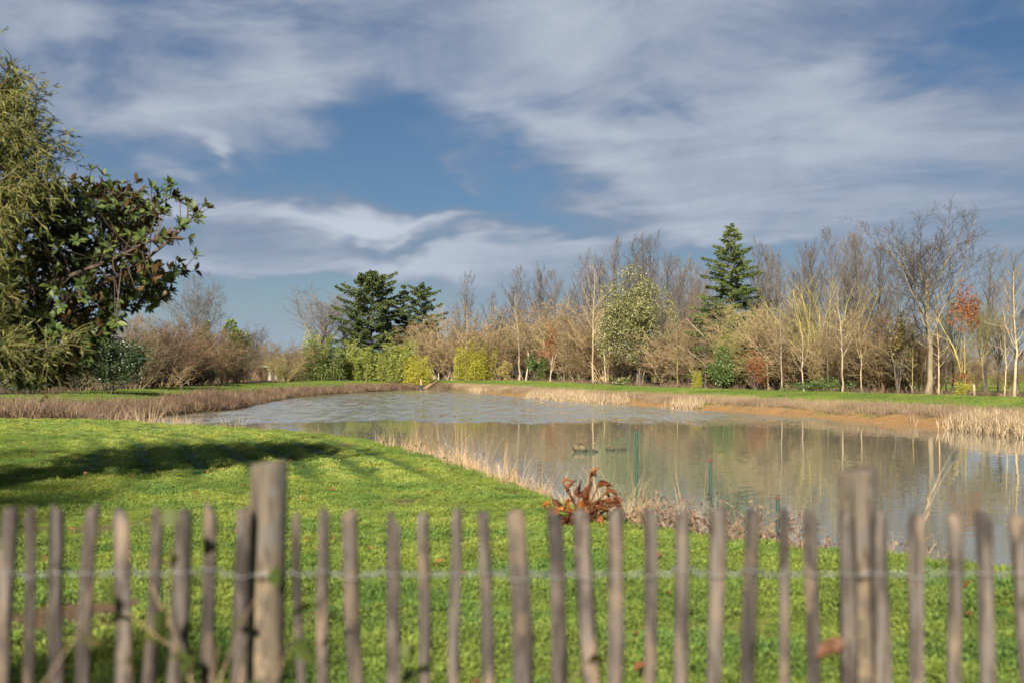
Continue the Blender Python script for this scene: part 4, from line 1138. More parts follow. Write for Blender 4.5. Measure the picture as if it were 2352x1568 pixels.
# cattail beds
def reedbed(name, label, pts_, h, n, seed, wid=.008):
    g_ = rng(seed); pts_ = np.array(pts_); seg = np.linalg.norm(np.diff(pts_, axis=0), axis=1); cum = np.append(0, np.cumsum(seg))
    t_ = g_.uniform(0, cum[-1], n); xx = np.interp(t_, cum, pts_[:, 0]) + g_.normal(0, .38, n); yy = np.interp(t_, cum, pts_[:, 1]) + g_.normal(0, .6, n)
    zz = np.maximum(gz(xx, yy), WATER - .25); hh_ = h * g_.uniform(.55, 1.1, n)
    base = np.stack([xx, yy, zz], 1); ln = g_.normal(0, .10, (n, 2)); ln[g_.uniform(0, 1, n) < .12] *= 4
    d = norm(np.concatenate([ln, np.ones((n, 1))], 1))
    P = np.stack([base, base + d * (hh_ * .6)[:, None], base + d * hh_[:, None] + np.concatenate([ln * .5, np.zeros((n, 1))], 1) * hh_[:, None]], 1)
    ctr = np.array([pts_[:, 0].mean(), pts_[:, 1].mean(), WATER])
    a_, b_2 = MB(), MB()
    tubes(a_, P - ctr, np.full((n, 3), wid) * np.array([1.2, 1, .5]), 3)
    s_ = g_.uniform(0, 6.28, n); 
    lv = base + d * (hh_ * g_.uniform(.1, .5, n))[:, None] - ctr
    leafquads(b_2, lv, norm(d + np.stack([np.cos(s_), np.sin(s_), np.zeros(n)], 1) * .35), hh_ * .6, wid * 4, g_)
    o_ = empty(name, tuple(ctr), label, 'reeds')
    obj('stems', a_.mesh('stems'), M['reed'], o_, kind='stuff'); obj('leaves', b_2.mesh('leaves'), M['reed'], o_, kind='stuff')
    return o_


def wpt(xd, yd):
    D_ = (CAMZ + .9) * F / (yd - HOR); return ((xd - CX) / F * D_, D_)


reedbed('reed_bed', 'pale cattail reeds standing in the water at the right edge', [wpt(2195, 985.5), wpt(2260, 992), wpt(2352, 1003), wpt(2440, 1013), wpt(2560, 1030)], .85, 1900, 831, .008)
reedbed('reed_bed', 'pale cattail reeds in a long stand at the middle of the right bank', [wpt(1218, 913.6), wpt(1300, 919.7), wpt(1365, 925.5), wpt(1428, 928.6)], .95, 1700, 832, .011)
reedbed('reed_bed', 'small leaning group of pale reeds right of the long reed stand', [wpt(1552, 936.5), wpt(1572, 938), wpt(1600, 940)], .85, 220, 833, .010)
reedbed('reed_bed', 'few pale stalks beside the bank left of the long reed stand', [wpt(1080, 900), wpt(1110, 903)], .9, 80, 834, .014)
# golden grass clumps on the lawn edge at left
def clump(label, xd, yd, h, n, seed, spread, D=None):
    g_ = rng(seed); D_ = D or CAMZ * F / (yd - HOR); X_ = (xd - CX) / F * D_
    mb_ = MB(); blades(mb_, g_, n, spread, h * .5, h, .008, .28, .35)
    o_ = obj('grass_clump', mb_.mesh('grass_clump'), M['reed'], loc=(X_, D_, gz1(X_, D_)), label=label, cat='grass')


clump('golden dry grass clump behind the lawn edge, left of three', 338, 985, 1.55, 190, 841, .30, D=42.6)
clump('golden dry grass clump behind the lawn edge, middle of three', 393, 985, 1.35, 120, 842, .26, D=41.8)
clump('golden dry grass clump behind the lawn edge, right of three', 533, 985, 1.45, 110, 843, .32, D=39.0)

# rocks in the pond
mrock, t, out = newmat('pond_rock')
tcn = t.node('ShaderNodeTexCoord'); n_ = t.noise(tcn.outputs['Object'], 5, 6, .65)
cz = t.sep(tcn.outputs['Object'])[2]
c = t.mix(t.smooth(n_, .4, .62), (.06, .038, .02), (.17, .115, .06))
c = t.mix(t.smooth(cz, .14, .05), c, (.03, .024, .014))
t.l.new(pbsdf(t, c, .8, .3, bump(t, n_, .7, .06)), out.inputs[0])


def rock(label, xd, yd, wpx, hpx, seed, tail=0):
    D_ = (CAMZ + .9) * F / (yd - HOR); p = np.array([(xd - CX) / F * D_, D_, WATER])
    w_ = wpx / F * D_; h_ = hpx / F * D_
    mb_ = ball(1, seed, seg=12); g_ = rng(seed)
    v = mb_.V[0]; nz = np.zeros(len(v))
    for q in range(9):
        dd = norm(g_.normal(size=3)); nz += g_.uniform(.2, .6) * np.clip(v @ dd - g_.uniform(.2, .7), 0, 1)
    v = v * (1 - nz * .9)[:, None] * np.array([w_ / 2, w_ / 2.4, h_])
    v[:, 2] *= 1 - .5 * tail * sstep(-.2, 1, v[:, 0] / (w_ / 2))
    mb_.V = [v + np.array([0, 0, h_ * .08])]
    obj('rock', mb_.mesh('rock'), mrock, loc=p, label=label, cat='rock')


rock('largest brown rock breaking the pond surface, left of the group', 1333, 1036, 54, 19, 861, .5)
rock('low dark rock tail touching the largest rock in the pond', 1358, 1037, 34, 9, 852, .6)
rock('dark flat rock in the middle of the pond group', 1402, 1034, 28, 11, 853)
rock('pinkish rock at the right end of the pond group', 1428, 1034, 24, 11, 854)

# ------------------------------------------------------------------ chestnut paling fence
FD = 3.13
mw, t, out = newmat('weathered_chestnut')
tcn = t.node('ShaderNodeTexCoord'); oi = t.node('ShaderNodeObjectInfo')
v = t.vmath('ADD', t.vmath('MULTIPLY', tcn.outputs['Object'], (1, 1, .09)), t.comb(t.math('MULTIPLY', oi.outputs['Random'], 50), 0, 0))
n1 = t.noise(v, 55, 5, .6); n2 = t.noise(t.vmath('ADD', t.vmath('MULTIPLY', tcn.outputs['Object'], (1, 1, .5)), t.comb(t.math('MULTIPLY', oi.outputs['Random'], 31), 0, 0)), 9, 4, .6)
c = t.mix(t.smooth(n1, .38, .62), (.048, .040, .035), (.15, .128, .112))
c = t.mix(t.math('MULTIPLY', t.smooth(n2, .50, .66), .85), c, (.235, .175, .125))
c = t.mix(t.smooth(n2, .46, .34), c, (.04, .033, .028))
k = t.math('MULTIPLY_ADD', oi.outputs['Random'], .45, .40)
c = t.mix(1.0, c, t.comb(k, t.math('MULTIPLY', k, .99), k), 'MULTIPLY')
t.l.new(pbsdf(t, c, .8, .25, bump(t, n1, .5, .004)), out.inputs[0])
M['wood'] = mw
mp, t, out = newmat('round_post_wood')
tcn = t.node('ShaderNodeTexCoord')
v = t.vmath('MULTIPLY', tcn.outputs['Object'], (1, 1, .07)); n1 = t.noise(v, 42, 5, .6); n2 = t.noise(tcn.outputs['Object'], 6, 4, .6)
c = t.mix(t.smooth(n1, .3, .7), (.055, .045, .035), (.145, .118, .088)); c = t.mix(t.smooth(n2, .5, .66), c, (.22, .165, .10)); c = t.mix(t.smooth(n2, .47, .36), c, (.085, .078, .07)); c = t.mix(t.smooth(t.noise(v, 90, 2, .5), .60, .66), c, (.025, .02, .016))
t.l.new(pbsdf(t, c, .8, .25, bump(t, n1, .5, .004)), out.inputs[0])
M['post'] = mp
mwire, t, out = newmat('galvanised_wire')
b = t.node('ShaderNodeBsdfPrincipled'); b.inputs['Base Color'].default_value = (.17, .175, .18, 1); b.inputs['Metallic'].default_value = .3; b.inputs['Roughness'].default_value = .5
t.l.new(b.outputs[0], out.inputs[0])

fence = empty('paling_fence', (0, FD, 0), 'weathered chestnut paling fence across the foreground, wired to two round posts', 'fence')
PK = [(28, 5, 36, 1165), (76, 60, 26, 1167), (137, 138, 34, 1168), (210, 200, 34, 1166), (283, 280, 42, 1170), (355, 340, 28, 1165), (418, 408, 38, 1172), (482, 484, 30, 1162), (556, 550, 36, 1168),
      (685, 690, 20, 1175), (742, 742, 26, 1173), (803, 815, 36, 1178), (899, 900, 32, 1187), (967, 975, 30, 1178), (1045, 1048, 26, 1170), (1110, 1118, 28, 1178), (1184, 1198, 42, 1170), (1272, 1278, 38, 1175),
      (1340, 1355, 38, 1175), (1413, 1420, 38, 1172), (1490, 1494, 32, 1175), (1575, 1568, 34, 1175), (1648, 1642, 40, 1172), (1728, 1725, 34, 1172), (1794, 1798, 24, 1170), (1866, 1868, 34, 1182), (1946, 1950, 38, 1175),
      (2022, 2025, 38, 1178), (2105, 2118, 38, 1182), (2183, 2190, 34, 1183), (2253, 2270, 38, 1180), (2338, 2360, 42, 1180), (2420, 2425, 36, 1178), (2500, 2505, 34, 1180), (2575, 2570, 36, 1182), (-50, -60, 36, 1168), (-125, -130, 32, 1166), (-200, -205, 36, 1170)]
WZ = [at(0, 1315, FD)[2], at(0, 1315, FD)[2] - .62]
wirepts = []
for i, (xt, xb, wp, yt) in enumerate(PK):
    g = rng(900 + i)
    pt = at(xt, yt, FD); pb = at(xb, 1568, FD)
    dxz = (pb[0] - pt[0]) / (pb[2] - pt[2]); x0_ = pt[0] + (0 - pt[2]) * dxz
    w_ = wp / F * FD
    k = 14; zz = np.concatenate([[-.05], np.linspace(.05, pt[2] - .02, k - 2), [pt[2]]])
    ns = 7; aa = np.sort(np.arange(ns) / ns * 2 * math.pi + g.uniform(-.22, .22, ns)) + g.uniform(0, 6.28)
    sec = np.stack([np.cos(aa) * w_ * .5, np.sin(aa) * w_ * .42 * g.uniform(.75, 1.1)], 1) * g.uniform(.86, 1.1, (ns, 1))
    sec[:, 0] *= w_ / max(np.ptp(sec[:, 0]), 1e-6)
    wobx = np.cumsum(g.normal(0, .0016, k)); wobx -= np.linspace(wobx[0], wobx[-1], k); wobx += np.sin(zz * g.uniform(3, 7) + g.uniform(0, 6)) * .0055
    woby = np.cumsum(g.normal(0, .0015, k))
    sc_ = 1 + np.cumsum(g.normal(0, .03, k)); sc_[g.integers(3, k - 3)] *= 1.10; sc_ = sc_ / sc_[-2] * np.where(np.arange(k) == k - 1, g.uniform(.72, .95), 1)
    twist = np.linspace(0, g.normal(0, .25), k)
    ring = np.empty((k, ns, 3))
    for q in range(k):
        c_, s_ = math.cos(twist[q]), math.sin(twist[q])
        ring[q, :, 0] = (sec[:, 0] * c_ - sec[:, 1] * s_) * sc_[q] + wobx[q] + (x0_ + zz[q] * dxz - pt[0])
        ring[q, :, 1] = (sec[:, 0] * s_ + sec[:, 1] * c_) * sc_[q] + woby[q]
        ring[q, :, 2] = zz[q] + (g.normal(0, .005, ns) + sec[:, 0] * g.normal(0, .45) if q == k - 1 else 0)
    ii = np.arange(k * ns).reshape(k, ns)
    fq = np.stack([ii[:-1], np.roll(ii[:-1], -1, 1), np.roll(ii[1:], -1, 1), ii[1:]], -1).reshape(-1, 4)
    Vv = np.concatenate([ring.reshape(-1, 3), [ring[-1].mean(0) + [0, 0, .003]]]); ci_ = k * ns
    ft = np.stack([ii[-1], np.roll(ii[-1], -1), np.full(ns, ci_)], -1)
    obj('picket', np_mesh('picket', Vv, [ft, fq]), mw, fence, loc=(pt[0], 0, 0))
    wirepts.append((pt[0] + (WZ[0] - pt[2]) * dxz, w_))
for (xt, xb, wp, yt, lean) in ((617, 608, 84, 1060, 0), (1970, 1972, 84, 1078, 0)):
    g = rng(int(xt)); Dp = FD + .075
    pt = at(xt, yt, Dp); r_ = wp / F * Dp / 2
    k = 12; zz = np.append(np.linspace(-.1, pt[2] - .012, k - 1), pt[2]); ns = 20
    a = np.arange(ns) / ns * 2 * math.pi; rn = 1 + .03 * np.sin(a * 3 + 1) + .02 * np.sin(a * 5)
    rs = np.ones(k) * r_; rs[-1] *= .93
    dxz = (at(xb, 1568, Dp)[0] - pt[0]) / (at(xb, 1568, Dp)[2] - pt[2])
    ring = np.empty((k, ns, 3))
    for q in range(k):
        ring[q] = np.stack([np.cos(a) * rs[q] * rn + (zz[q] - pt[2]) * dxz, np.sin(a) * rs[q] * rn, np.full(ns, zz[q]) + (np.cos(a) * .006 if q >= k - 2 else 0)], 1)
    ii = np.arange(k * ns).reshape(k, ns)
    fq = np.stack([ii[:-1], np.roll(ii[:-1], -1, 1), np.roll(ii[1:], -1, 1), ii[1:]], -1).reshape(-1, 4)
    Vv = np.concatenate([ring.reshape(-1, 3), [ring[-1].mean(0)]]); ci_ = k * ns
    ft = np.stack([ii[-1], np.roll(ii[-1], -1), np.full(ns, ci_)], -1)
    obj('post', np_mesh('post', Vv, [ft, fq], False), mp, fence, loc=(pt[0], Dp - FD, 0))
# two twisted strands passing before and behind each picket, at two heights
order = sorted(wirepts)
for z_ in WZ:
    for sgn in (1, -1):
        pl = []; s = sgn
        g = rng(int(z_ * 100) + sgn)
        for i, (x_, w_) in enumerate(order):
            sag = g.normal(0, .006)
            pl += [(x_ - w_ * .62, s * .006, z_ + sag + .002), (x_ - w_ * .3, s * (w_ * .5 + .004), z_ + sag), (x_ + w_ * .3, s * (w_ * .5 + .004), z_ + sag - .004), (x_ + w_ * .62, s * .006, z_ + sag)]
            if i < len(order) - 1:
                xn, wn_ = order[i + 1]; xa, xb_ = x_ + w_ * .62, xn - wn_ * .62
                for f in (.25, .5, .75):
                    pl.append((xa + (xb_ - xa) * f, .004 * math.cos(f * 9.4) * s, z_ + .004 * math.sin(f * 9.4) * s - .004 * math.sin(f * math.pi)))
        pl = np.array(pl)
        mb = MB(); tubes(mb, pl, np.full(len(pl), .0017), 5)
        obj('wire', mb.mesh('wire'), mwire, fence)

# ------------------------------------------------------------------ rusty dead plant
D = 12.6; X = (1335 - CX) / F * D; zb = gz1(X, D)
mdead, t, out = newmat('dead_leaf')
tcn = t.node('ShaderNodeTexCoord'); oi = t.node('ShaderNodeObjectInfo'); n_ = t.noise(tcn.outputs['Object'], 9, 4, .6)
f = t.math('MULTIPLY_ADD', oi.outputs['Random'], .7, t.math('MULTIPLY_ADD', n_, .8, -.25), clamp=True)
c = t.ramp(f, [(0, (.04, .016, .010)), (.45, (.16, .055, .018)), (1, (.40, .15, .03))])
tr_ = t.node('ShaderNodeBsdfTranslucent'); t.put(tr_.inputs[0], t.mix(1.0, c, (1.4, 1.1, .7), 'MULTIPLY'))
mx = t.node('ShaderNodeMixShader'); mx.inputs[0].default_value = .4
t.l.new(pbsdf(t, c, .6, .3, bump(t, n_, .6, .02)), mx.inputs[1]); t.l.new(tr_.outputs[0], mx.inputs[2]); t.l.new(mx.outputs[0], out.inputs[0])
plantE = empty('dead_plant', (X, D, zb), 'withered plant with curled rusty orange leaves at the lawn edge behind the fence', 'plant')


def curled(g_, L, Wd, curl, fold):
    nu, nv = 9, 7
    u = np.linspace(0, 1, nu)[:, None]; v_ = np.linspace(-1, 1, nv)[None]
    wid = Wd * np.sin(np.clip(u * .92 + .06, 0, 1) * math.pi) ** .7
    th = curl * u ** 1.3
    ax = L * u; xx = L * np.sin(th) / max(curl, .01) * np.ones_like(v_); zz = L * (1 - np.cos(th)) / max(curl, .01) * np.ones_like(v_) * -1
    yy = wid * v_ * np.cos(fold * np.abs(v_)) + .35 * Wd * (vnoise(u * 4 + 7 * g_.uniform() + 0 * v_, v_ * 2 + 40 + 0 * u, 5) - .5); up = wid * np.abs(v_) * np.sin(fold)
    rip = .16 * Wd * np.sin(v_ * 5 + u * 7 + g_.uniform(0, 6)) + .9 * Wd * (vnoise(u * 5 + 9 * g_.uniform(), v_ * 2.6 + 20, 3) - .5)
    p = np.stack([xx + 0 * yy, yy, zz + up + rip], -1).reshape(-1, 3)
    ii_ = np.arange(nu * nv).reshape(nu, nv)
    return np_mesh('leaf', p, [np.stack([ii_[:-1, :-1], ii_[1:, :-1], ii_[1:, 1:], ii_[:-1, 1:]], -1).reshape(-1, 4)], True)


g = rng(950)
LV = [(1250, 1165, 60, 22, 1.5), (1263, 1190, -30, 20, 1.0), (1305, 1130, 80, 26, .8), (1330, 1140, 100, 22, .5), (1360, 1100, 75, 26, .6), (1372, 1118, 20, 30, .9), (1392, 1130, 15, 24, 1.4), (1410, 1150, -20, 28, 1.9), (1350, 1150, 95, 34, .7), (1320, 1172, 150, 30, .9),
      (1300, 1165, 170, 36, 1.1), (1285, 1172, 175, 28, 1.0), (1365, 1170, 60, 30, .9), (1370, 1195, -35, 34, .8), (1392, 1212, -40, 40, .7), (1340, 1190, 100, 32, 1.0), (1322, 1205, -100, 26, .8), (1310, 1188, 200, 30, 1.0), (1355, 1200, -60, 26, 1.0), (1400, 1160, 30, 22, 1.2), (1335, 1165, 60, 28, 1.3), (1295, 1195, 240, 24, 1.2)]
LV = LV + [(x_ + g.normal(0, 16), y_ + g.normal(4, 12), a_2 + g.normal(0, 60), z_ * g.uniform(.6, .9), c_2 * g.uniform(.8, 1.8)) for (x_, y_, a_2, z_, c_2) in LV[2:]]
stm = MB()
root = np.array([0, 0, 0.0])
for i, (xd, yd, an, sz, cu) in enumerate(LV):
    p = at(xd, yd, D + g.uniform(-.18, .18)) - np.array([X, D, zb])
    L_ = sz / F * D * 1.3
    lm = curled(g, L_, L_ * .34, cu, g.uniform(.6, 1.35))
    lf = obj('leaf', lm, mdead, plantE, loc=tuple(p))
    lf.rotation_euler = (g.uniform(-.9, .9) + math.pi / 2 * 0, -rad(an) , g.uniform(-.9, .9))
    r_ = root + g.normal(0, .05, 3) * [1, 1, 0]
    mid = (r_ + p) / 2 + [0, 0, .06]
    tubes(stm, np.stack([r_ + [0, 0, -.05], mid, p]), np.array([.012, .010, .006]), 5)
obj('stalks', stm.mesh('stalks'), mdead, plantE)

# ------------------------------------------------------------------ green mesh fence down the shore
mgreen = plain('green_coated_metal', (.010, .042, .030), .55, (.013, .06, .042), 6, .5)
mgcap = plain('rusty_post_cap', (.09, .03, .022), .8)
NF = empty('mesh_fence', (0, 0, 0), 'low green wire netting on green metal posts descending to the pond shore', 'fence')
NP = [(1462, 985, 14.2, .35), (1632, 1060, 12.9, .2), (1786, 1146, 12.2, 0)]
tops = []
for i, (xd, yd, D, ln) in enumerate(NP):
    pt = at(xd, yd, D); zb = gz1(pt[0], pt[1]) - .15
    mb = MB(); tubes(mb, np.stack([[pt[0] + .0, D, zb], pt]), np.array([.017, .017]), 8)
    po = obj('post', mb.mesh('post'), mgreen, NF)
    mb = MB(); tubes(mb, np.stack([pt, pt + [0, 0, .03]]), np.array([.022, .012]), 8); obj('cap', mb.mesh('cap'), mgcap, po)
    tops.append(pt)
tops = [at(1305, 1012, 16.0)] + tops
net = MB()
for a, b in zip(tops[:-1], tops[1:]):
    n = int(np.linalg.norm((b - a)[:2]) / .05)
    for j in range(n + 1):
        f = j / n; p = a * (1 - f) + b * f - np.array([0, 0, .08 * math.sin(f * math.pi) + .02]); zb = gz1(p[0], p[1])
        q = np.array([p[0] - .12 * (p[2] - zb), p[1], zb])
        tubes(net, np.stack([q, (p + q) / 2 + R0.normal(0, .004, 3), p]), np.full(3, .0015), 3)
    for h_ in (1.0, .75, .5, .25):
        pp = []
        for j in range(9):
            f = j / 8; p = a * (1 - f) + b * f - np.array([0, 0, .08 * math.sin(f * math.pi) + .02]); zb = gz1(p[0], p[1])
            pp.append([p[0] - .12 * (p[2] - zb) * (1 - h_), p[1], zb + (p[2] - zb) * h_])
        tubes(net, np.array(pp), np.full(9, .0015), 3)
mnet, t, out = newmat('green_netting')
t.l.new(pbsdf(t, (.07, .14, .09), .6), out.inputs[0])
obj('netting', net.mesh('netting'), mnet, NF)

# dried weeds at the near shore right of the dead plant
def weed_mesh(g_, n, H, leafy_, size):
    P, R = stems(g_, n, H, .18, .005, 6, .5, .45)
    ps = grow(g_, P, R, [dict(n=5, t0=.3, t1=1, a0=.4, a1=1.1, len=.35, fall=.3, k=4, trop=.02, wig=.2, rf=.6, rmin=.002)])
    a = MB()
    for i, (p, r) in enumerate(ps): tubes(a, p, r, 3)
    l = MB()
    if leafy_:
        Q = ps[1][0].reshape(-1, 3); Q = Q[g_.uniform(0, 1, len(Q)) < leafy_]
        leafquads(l, Q, norm(g_.normal(size=(len(Q), 3)) + [0, 0, -.6]), size * g_.uniform(.5, 1.3, len(Q)), size * .7, g_)
    return a, l


M['leaf_withered'] = leafmat('withered_leaf', [(0, (.055, .035, .028)), (.5, (.15, .10, .075)), (.8, (.26, .17, .10)), (1, (.22, .22, .06))], .3, (1, .9, .8))
M['leaf_weed'] = leafmat('weed_leaf', [(0, (.03, .05, .012)), (.5, (.08, .10, .022)), (1, (.20, .17, .06))], .35)
M['stem_dry'] = bark('dry_stem', (.20, .14, .10), (.40, .29, .19), 4)
WD = [(1445, 1215, .40), (1490, 1222, .48), (1530, 1232, .50), (1575, 1235, .46), (1610, 1240, .40), (1680, 1250, .50), (1715, 1255, .56), (1752, 1258, .54), (1790, 1262, .48), (1830, 1266, .34), (1885, 1272, .30), (2080, 1295, .42), (2120, 1298, .34), (2290, 1312, .3)]
od = ordinals([q[0] for q in WD])
for i, (xd, yd, h_) in enumerate(WD):
    g = rng(960 + i); D = CAMZ * F / (yd - HOR) + .5; X = (xd - CX) / F * D
    a, l = weed_mesh(g, 12, h_, .55 if xd < 2000 else .12, .045)
    o = empty('dry_weed', (X, D, gz1(X, D) - .02), 'withered brown weed on the lawn edge behind the fence, %s weed from the left' % od[i], 'weed', 'withered weeds on the near shore')
    obj('stem', a.mesh('stem'), M['stem_dry'], o); obj('leaves', l.mesh('leaves'), M['leaf_withered'], o, kind='stuff')
# tall bent grass stalks on the right
for i, (xa, ya, xb, yb, lab) in enumerate([(2110, 1300, 2206, 1008, 'longest bent dry stalk rising in front of the water at right'), (2120, 1300, 2190, 1060, 'second long dry stalk leaning beside the longest one')]):
    D = 10.6; pa = at(xa, ya, D); pb = at(xb, yb, D)
    pa[2] = gz1(pa[0], D)
    mb = MB(); s = np.linspace(0, 1, 8)[:, None]; P = pa * (1 - s) + pb * s + np.array([-.10, 0, 0]) * np.sin(s * math.pi)
    tubes(mb, P, np.linspace(.0032, .0012, 8), 4)
    leafquads(mb, P[3:5], norm(rng(i).normal(size=(2, 3)) * .4 + [.5, 0, 1]), .14, .008, rng(i))
    obj('dry_stalk', mb.mesh('dry_stalk'), M['reed'], label=lab, cat='stalk')
# knapweed stems with dark seed heads
g = rng(970); kd = MB(); ks = MB()
for (xd, yd, D) in [(1045, 955, 20), (1080, 961, 19.5), (1023, 998, 20), (1005, 1012, 20), (968, 1018, 21), (955, 1022, 21), (930, 1034, 22), (1020, 1050, 19), (1027, 1063, 19), (1110, 1040, 18.5), (1012, 1000, 20), (878, 1003, 24)]:
    p = at(xd, yd, D); X = p[0] + g.normal(0, .15); q = np.array([X, D + .6, gz1(X, D + .6)])
    tubes(ks, np.stack([q, (p + q) / 2 + [0, 0, .1], p]), np.array([.004, .003, .002]), 3)
    bl = ball(.018, 0, seg=5); kd.add(bl.V[0] + p, bl.F[4])
o = empty('seed_head_weed', (0, 0, 0), 'thin weed stems with small dark seed heads above the near shore', 'weed')
obj('stem', ks.mesh('stem'), M['stem_dry'], o); obj('seed_heads', kd.mesh('seed_heads'), M['bark_dark'], o)

# blurred weeds in front of the fence and a dead leaf on the wire
g = rng(980)
for i, (xd, D, h_, lab) in enumerate([(762, 2.62, 1.12, 'tall yellowish weed against the fence right of the left post'), (845, 2.7, .92, 'dark green leafy weed against the fence at the bottom'), (905, 2.8, .95, 'reddish stemmed weed against the fence right of the leafy weed'), (1105, 2.95, .50, 'short weed against the middle of the fence'), (2290, 2.95, .62, 'thin grassy weed against the fence at right')]):
    X = (xd - CX) / F * D
    a, l = weed_mesh(rng(981 + i), 12, h_, .75, .075)
    o = empty('fence_weed', (X, D, 0), lab, 'weed')
    obj('stem', a.mesh('stem'), M['stem_dry'], o); obj('leaves', l.mesh('leaves'), M['leaf_weed'], o, kind='stuff')
p = at(1938, 1484, FD - .03)
dl = obj('dead_leaf', curled(rng(990), .07, .03, .9, .5), plain('rust_brown_leaf', (.09, .04, .02), .7), loc=tuple(p), label='curled rust brown leaf caught on the fence left of the right post', cat='leaf')
dl.rotation_euler = (1.1, .2, 2.6)
# fallen leaves on the lawn
g = rng(991); n = 420
a = g.uniform(-.42, .42, n); r = np.sqrt(g.uniform(6 ** 2, 30 ** 2, n)); x, y = np.sin(a) * r, np.cos(a) * r; s = pond_sd(x, y); k = s > 1.6
x, y = x[k], y[k]; mb = MB(); c = np.stack([x, y, gz(x, y) + .06], 1)
leafquads(mb, c, norm(np.concatenate([g.normal(size=(len(x), 2)), g.normal(.1, .3, (len(x), 1))], 1)), g.uniform(.05, .10, len(x)), .05, g, .7)
obj('fallen_leaves', mb.mesh('fallen_leaves'), M['leaf_orange'], label='fallen orange leaves scattered on the lawn', cat='leaves', kind='stuff')

# ------------------------------------------------------------------ magnolia at the left
MD = 17.5
MT = np.array([(-95 - CX) / F * MD, MD, 0.0])
mag = empty('magnolia_tree', tuple(MT), 'magnolia with large glossy green leaves reaching in from the left edge', 'tree')
g = rng(1001)
wood = MB()
def D3(xd, yd, D): return at(xd, yd, D) - MT
tk = np.array([[0, 0, -.1], [.05, 0, 1.2], [.12, .1, 2.6], [.2, .1, 4.2], [.3, 0, 5.6], [.32, 0, 6.4]]); tubes(wood, tk, np.array([.2, .16, .14, .11, .07, .03]), 9)
BR = [[(-60, 690, 0), (60, 640, -.2), (190, 590, -.3), (300, 535, -.4), (350, 480, -.4), (395, 452, -.5)],
      [(-60, 740, 0), (120, 700, -.3), (255, 645, -.6), (345, 590, -.7), (420, 525, -.8), (448, 492, -.9)],
      [(-60, 760, 0), (150, 722, .2), (280, 690, .3), (365, 652, .3), (418, 628, .4)],
      [(-70, 640, 0), (60, 600, .4), (150, 500, .5), (200, 440, .6)],
      [(-70, 620, 0), (80, 560, -.5), (220, 490, -.8), (290, 440, -.9)],
      [(-70, 780, 0), (80, 770, .6), (200, 742, .8), (275, 705, .9), (370, 690, .9)],
      [(-70, 600, 0), (20, 480, -.6), (80, 440, -.7)], [(-70, 600, 0), (60, 540, .8), (150, 445, 1.1), (250, 436, 1.0)],
      [(-70, 800, 0), (40, 800, -.7), (150, 800, -1.0), (215, 770, -1.0)], [(-70, 800, 0), (20, 830, .2), (110, 850, .4)],
      [(-70, 690, 0), (120, 650, -1.1), (250, 600, -1.3), (330, 560, -1.4), (372, 545, -1.4)], [(-70, 700, 0), (130, 640, 1.0), (260, 560, 1.2), (330, 500, 1.2)],
      [(-95, 600, 0), (-200, 520, -.5), (-300, 470, -.6)], [(-95, 700, 0), (-220, 650, .6), (-330, 600, .8)], [(-95, 560, 0), (-120, 430, .2), (-110, 360, .2)], [(-95, 640, 0), (-180, 600, 1.5), (-250, 560, 2.2)]]
nodes_ = []
for b_ in BR:
    P = np.array([D3(x, y, MD + d) for x, y, d in b_])
    P[0] = [np.interp(P[0][2], tk[:, 2], tk[:, 0]), 0.05, P[0][2] - .25]
    s = np.linspace(0, len(P) - 1, 16); Pi = np.stack([np.interp(s, np.arange(len(P)), P[:, q]) for q in range(3)], 1)
    Pi[1:-1] = (Pi[:-2] + Pi[1:-1] * 2 + Pi[2:]) / 4
    tubes(wood, Pi, np.linspace(.042, .008, 16), 6)
    nodes_.append(Pi)
# rosettes: along the branches, then filling the body
cen, dirs_, vis = [], [], []
for bi, Pi in enumerate(nodes_):
    nros = 20
    for q in range(nros):
        t_ = 5 + 10 * (q + g.uniform(0, 1)) / nros; i0 = min(int(t_), 14); p = Pi[i0] * (1 - (t_ - i0)) + Pi[i0 + 1] * (t_ - i0)
        T = norm(Pi[i0 + 1] - Pi[i0]); side = norm(np.cross(T, g.normal(size=3)))
        d = norm(T * .8 + side * .8 + np.array([0, 0, .45])); L_ = g.uniform(.10, .38)
        e = p + d * L_; tubes(wood, np.stack([p, (p + e) / 2 + [0, 0, .01], e]), np.array([.008, .007, .005]), 4)
        cen.append(e); dirs_.append(d)
    cen.append(Pi[-1]); dirs_.append(norm(Pi[-1] - Pi[-3]))
PG = np.array([(-330, 430), (-150, 330), (20, 445), (90, 432), (200, 436), (300, 440), (365, 490), (320, 560), (370, 620), (390, 682), (300, 720), (240, 765), (200, 850), (60, 880), (-200, 860), (-330, 700)], float)
allb = np.concatenate([n_[2:14] for n_ in nodes_])


def inpoly(x, y):
    A_, B_ = PG, np.roll(PG, -1, 0); c_ = (A_[:, 1] > y) != (B_[:, 1] > y)
    xi = (B_[:, 0] - A_[:, 0]) * (y - A_[:, 1]) / (B_[:, 1] - A_[:, 1] + 1e-9) + A_[:, 0]
    return (c_ & (x < xi)).sum() % 2 == 1


cnt = 0
while cnt < 2100:
    xd, yd = g.uniform(-330, 395), g.uniform(330, 880)
    if not inpoly(xd, yd): continue
    cnt += 1
    e = D3(xd, yd, MD + g.normal(0, .75)); dd = np.linalg.norm(allb - e, axis=1); p = allb[int(np.argmin(dd))]
    d = norm(e - p + g.normal(0, .12, 3) + np.array([.05, 0, .10]))
    tubes(wood, np.stack([p, (p + e) / 2 + g.normal(0, .025, 3), e]), np.array([.008, .007, .004]), 3)
    cen.append(e); dirs_.append(norm(d + np.array([.2, -.15, .35])))
obj('trunk', wood.mesh('trunk', True), M['stem_magnolia'], mag)
cen = np.array(cen); dirs_ = np.array(dirs_)
